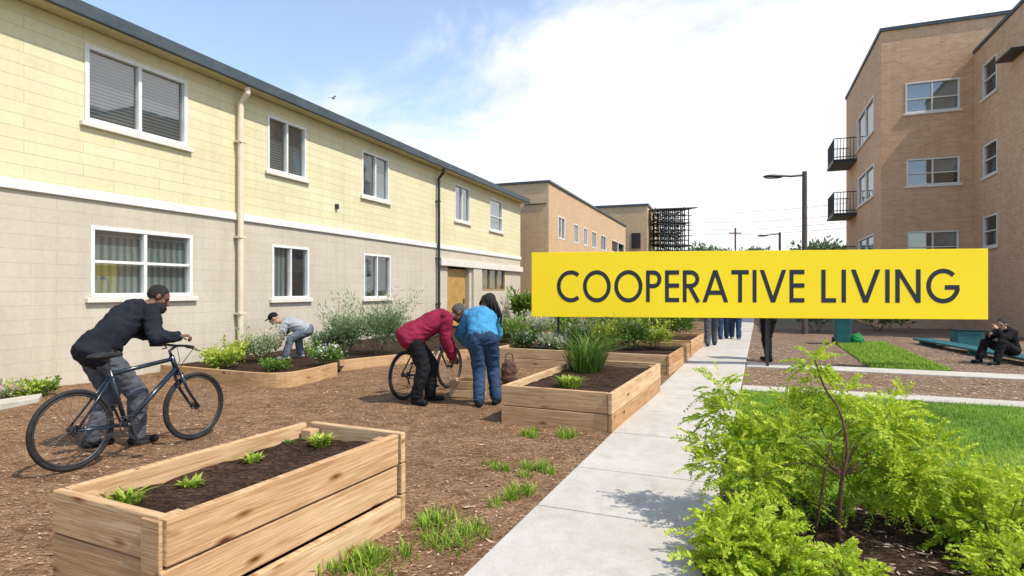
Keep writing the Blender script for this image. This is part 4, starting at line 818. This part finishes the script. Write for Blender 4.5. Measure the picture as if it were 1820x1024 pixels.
# gardener by the wall
rt=V((-.1,.99,0)); pv=P(546,586,12.0); J={'pelvis':pv,'neck':P(508,572,11.95),'head':P(487,566,11.9)}
J['sR']=J['neck']+rt*.165+V((.03,0,-.03)); J['sL']=J['neck']-rt*.165+V((.03,0,-.03)); J['hR']=pv+rt*.09+V((0,0,-.02)); J['hL']=pv-rt*.09+V((0,0,-.02))
J['aL']=V((-4.50,11.75,.19)); J['kL']=V((-4.42,11.80,.52)); J['aR']=V((-4.35,12.15,.19)); J['kR']=V((-4.40,12.15,.52))
J['eL']=V((-4.58,11.72,.62)); J['wL']=V((-4.66,11.72,.42)); J['eR']=V((-4.62,12.15,.62)); J['wR']=V((-4.74,12.1,.42))
person('gardener in grey shirt and dark cap stooping over shrubs by the wall',J,(-.8,-.25,-.5),dict(skin='skinl',shirt='greyt',trousers='slate',shoe='shoeg',hair='black'),.011,sleeve='short',hair='hat',toe=(-1,-.2,0))
def stand(x,y,f,st,h=1.72):
    f=V((f[0],f[1],0)).normalized(); r=V((f.y,-f.x,0)); b=V((x,y,0)); k=h/1.72; Z=V((0,0,1))
    J={'pelvis':b+Z*.93*k,'neck':b+Z*1.43*k+f*.01,'head':b+Z*1.585*k+f*.02}
    for s,g in (('R',1),('L',-1)):
        J['s'+s]=b+r*g*.175*k+Z*1.38*k; J['e'+s]=b+r*g*.23*k+Z*1.10*k-f*.03; J['w'+s]=b+r*g*.22*k+Z*.87*k+f*(.07-g*st*.4); J['h'+s]=b+r*g*.085*k+Z*.89*k
        J['k'+s]=b+r*g*.09*k+Z*.49*k+f*(.05+g*st*.55); J['a'+s]=b+r*g*.09*k+Z*.09+f*(g*st)
    return J
x,y=gp(1366,642); person('person in black t-shirt and trousers standing right of the path behind the sign',stand(x,y,(-.5,.9),.08),(-.5,.85,-.1),dict(skin='skinl',shirt='black',trousers='black',shoe='shoe',hair='hair'),.012,sleeve='short')
x,y=gp(1264,616); person('walker in grey jeans striding along the left side of the path',stand(x,y,(.3,.95),.22),(.3,.95,0),dict(skin='skinl',shirt='slate',trousers='jeang',shoe='shoe',hair='hair'),.013)
x,y=gp(1286,604); person('distant walker in blue jeans, left one of the pair on the path',stand(x,y,(.3,.95),.16),(.3,.95,0),dict(skin='skinl',shirt='denim',trousers='jean',shoe='shoe',hair='hair'),.014)
x,y=gp(1307,604); person('distant walker in blue, right one of the pair on the path',stand(x,y,(.3,.95),-.16,1.66),(.3,.95,0),dict(skin='skin',shirt='denim',trousers='jean',shoe='shoeg',hair='hair'),.014)
# seated
pv=V((10.14,12.0,.27)); rt=V((-.2,.98,0)); J={'pelvis':pv,'neck':V((10.02,11.97,.69)),'head':V((9.90,11.94,.80))}
J['sR']=J['neck']+rt*.16+V((-.02,0,-.06)); J['sL']=J['neck']-rt*.16+V((-.02,0,-.06)); J['hR']=pv+rt*.1+V((-.03,0,0)); J['hL']=pv-rt*.1+V((-.03,0,0))
J['kL']=V((9.73,11.74,.44)); J['aL']=V((9.60,11.70,.09)); J['kR']=V((9.75,12.17,.43)); J['aR']=V((9.58,12.12,.09))
J['eL']=V((9.78,11.76,.52)); J['wL']=V((9.76,11.87,.70)); J['eR']=V((9.80,12.12,.52)); J['wR']=V((9.70,12.0,.58))
person('person in dark clothes slouched on the low teal bench, hand at the face',J,(-.85,-.35,-.4),dict(skin='skinl',shirt='black',trousers='black',shoe='shoe',hair='hair'),.011,toe=(-1,-.2,0),k=.94)
# ------------------------------------------------------------ other objects
bn=thing('bench','long low teal bench against the brown building yard','bench',(10.15,11.0,0),math.atan2(5.2,1.2)); MB().box(0,5.6,-.25,.22,.10,.15).build('seat',M['teal'],bn,bevel=.008)
for x in (.2,2.7,5.2): MB().box(x,x+.12,-.2,.17,-.05,.098).build('leg',M['teal'],bn)
bx=thing('storage_box','dark teal storage box beyond the bench','box',(12.0,15.6,0),-.3); MB().box(-.3,.3,-.25,.25,-.05,.42).build('body',M['teal'],bx,bevel=.02); MB().box(-.33,.33,-.28,.28,.422,.47).build('lid',M['dark'],bx,bevel=.015)
x,y=gp(1496,612); bi=thing('wheeled_bin','dark teal wheeled bin under the right part of the sign','bin',(x,y,0),-.3); MB().hexa([(-.16,-.18,.04),(.16,-.18,.04),(.16,.18,.04),(-.16,.18,.04),(-.22,-.23,.80),(.22,-.23,.80),(.22,.23,.80),(-.22,.23,.80)]).build('body',M['teal'],bi,bevel=.02); MB().box(-.24,.24,-.26,.26,.803,.85).build('lid',M['dark'],bi,bevel=.02)
for s in(-1,1): MB().tube([(s*.16-.03,.20,.08),(s*.16+.03,.20,.08)],.1,16).build('wheel',M['rubber'],bi,uv=False)
x,y=gp(1522,612); m=MB(); m.ell((0,0,.12),(.18,.15,.14)); m.cap((.03,0,.17),(.05,0,.25),.10,.06); o=mk('sack',wrinkle(remesh(m,.015,4),.025,10,4),M['greenbag'],None,True); o.location=(x,y,0); tag(o,'green plastic sack beside the teal bin','sack')
x,y=gp(905,684); m=MB(); m.ell((0,0,.2),(.13,.09,.2)); m.ell((0,0,.1),(.14,.1,.11)); bgt=thing('bag','brown woven bag standing right of the woman in denim','bag',(x,y+.05,0)); mk('body',wrinkle(remesh(m,.012,2),.012,18,9),M['bag'],bgt,True); MB().tube([(-.07,0,.36),(-.05,0,.47),(0,0,.5),(.05,0,.47),(.07,0,.36)],.01,6).build('handle',M['bag'],bgt,uv=False)
x,y=gp(832,704); cr_=thing('wooden_crate','small wooden crate on the mulch between maroon and denim clad people','crate',(x,y,0),-.25)
for z in (0,.12): 
    for b_ in ((-.22,.22,-.16,-.14),(-.22,.22,.14,.16),(-.22,-.2,-.139,.139),(.2,.22,-.139,.139)): MB().box(*b_,z+.005,z+.11).build('slat',M['wood'],cr_,bevel=.003)
MB().box(-.199,.199,-.139,.139,.0,.015).build('base',M['wood'],cr_)
def lamp(label,u,Y,vtop,ax,vh,r):
    b=P(u,515,Y); t=thing('street_lamp',label,'street lamp',(b.x,b.y,0),0,'street lamps'); zt=P(u,vtop,Y).z; zh=P(u,vh,Y).z; dx=(ax-u)/FP*Y
    MB().tube([(0,0,-.06),(0,0,zt)],[r*1.1,r*.9],12).build('pole',M['rust'],t,uv=False)
    MB().tube([(0,0,zt-.12),(dx*.35,0,zt-.16),(dx*.62,0,zh+.03)],r*.42,8).build('arm',M['dark'],t,uv=False)
    m=MB(); m.ell((dx*.8,0,zh),(abs(dx)*.26,.13,.07)); h=m.build('lamp_head',M['dark'],t,smooth=True,uv=False); MB().ell((dx*.85,0,zh-.05),(abs(dx)*.15,.09,.035)).build('lens',M['trim'],h,smooth=True,uv=False)
lamp('tall dark street lamp with curved arm rising above the sign',1430,20,305,1360,314,.085); lamp('smaller distant street lamp left of the tall one',1386,42,413,1348,419,.09)
b=P(1307,515,75); up_=thing('utility_pole','thin distant utility pole on the skyline above the sign','pole',(b.x,b.y,0)); MB().tube([(0,0,-.06),(0,0,P(0,405,75).z)],.11,8).build('pole',M['bark'],up_,uv=False); MB().box(-.8,.8,-.06,.06,8.6,8.75).build('crossarm',M['bark'],up_)
for i,(v0,v1) in enumerate(((372,360),(388,380),(400,394),(409,404))):
    m=MB(); p0=P(1222,v0+6,70); p1=P(1512,v1,40); m.tube([p0+(p1-p0)*k/10-V((0,0,1.2*(k/10)*(1-k/10))) for k in range(11)],.014,4); tag(m.build('overhead_cable',M['steel'],uv=False),['topmost','second highest','third highest','lowest'][i]+' of four thin overhead cables crossing the white sky','cable','overhead cables')
def tree(label,u,Y,H,w,n=2200,L=.5,W=.14,mat='far'):
    b=P(u,515,Y); t=thing('tree',label,'tree',(b.x,b.y,0),0,'trees on the skyline'); MB().tube([(0,0,-.06),(.1,0,H*.4),(0,.1,H*.75)],[.22,.15,.06],8).build('trunk',M['bark'],t,uv=False)
    p,d,q=cluster((0,0,H*.68),(w/2,w/2,H*.34),n,16,.4); v,f,r=leafarr(p,d,L*(.6+.7*rng.random(n)),W,q); npmesh('crown',v,f,r,M[mat],t)
tree('dark green tree on the skyline right of the tall lamp',1455,48,5.6,4.,2600,.45,.1); tree('low tree on the skyline left of the far lamp',1335,75,7.3,5.); tree('low green tree just right of the scaffold',1250,72,7.0,4.); tree('low tree on the skyline between scaffold and utility pole',1280,78,6.8,4.); tree('low tree on the skyline behind the tall lamp',1405,80,6.8,4.); tree('bushy tree next to the brown building',1490,52,5.1,3.)
tree('tree in front of the scaffold base',1165,50,4.9,2.2,1200,.35,.1)
m=MB(); b=P(592,175,30); m.ell((0,0,0),(.13,.04,.035)); m.add([(.04,.02,.02),(-.05,.02,.02),(-.06,.2,.09),(-.02,.34,.05),(.03,.2,.09)],[(0,1,2,4),(4,2,3)]); m.add([(.04,-.02,.02),(-.05,-.02,.02),(-.06,-.2,.09),(-.02,-.34,.05),(.03,-.2,.09)],[(1,0,4,2),(2,4,3)])
o=m.build('bird',M['steel'],uv=False); o.location=b; o.rotation_euler=(0,0,1.0); tag(o,'small grey bird gliding in the blue sky','bird')
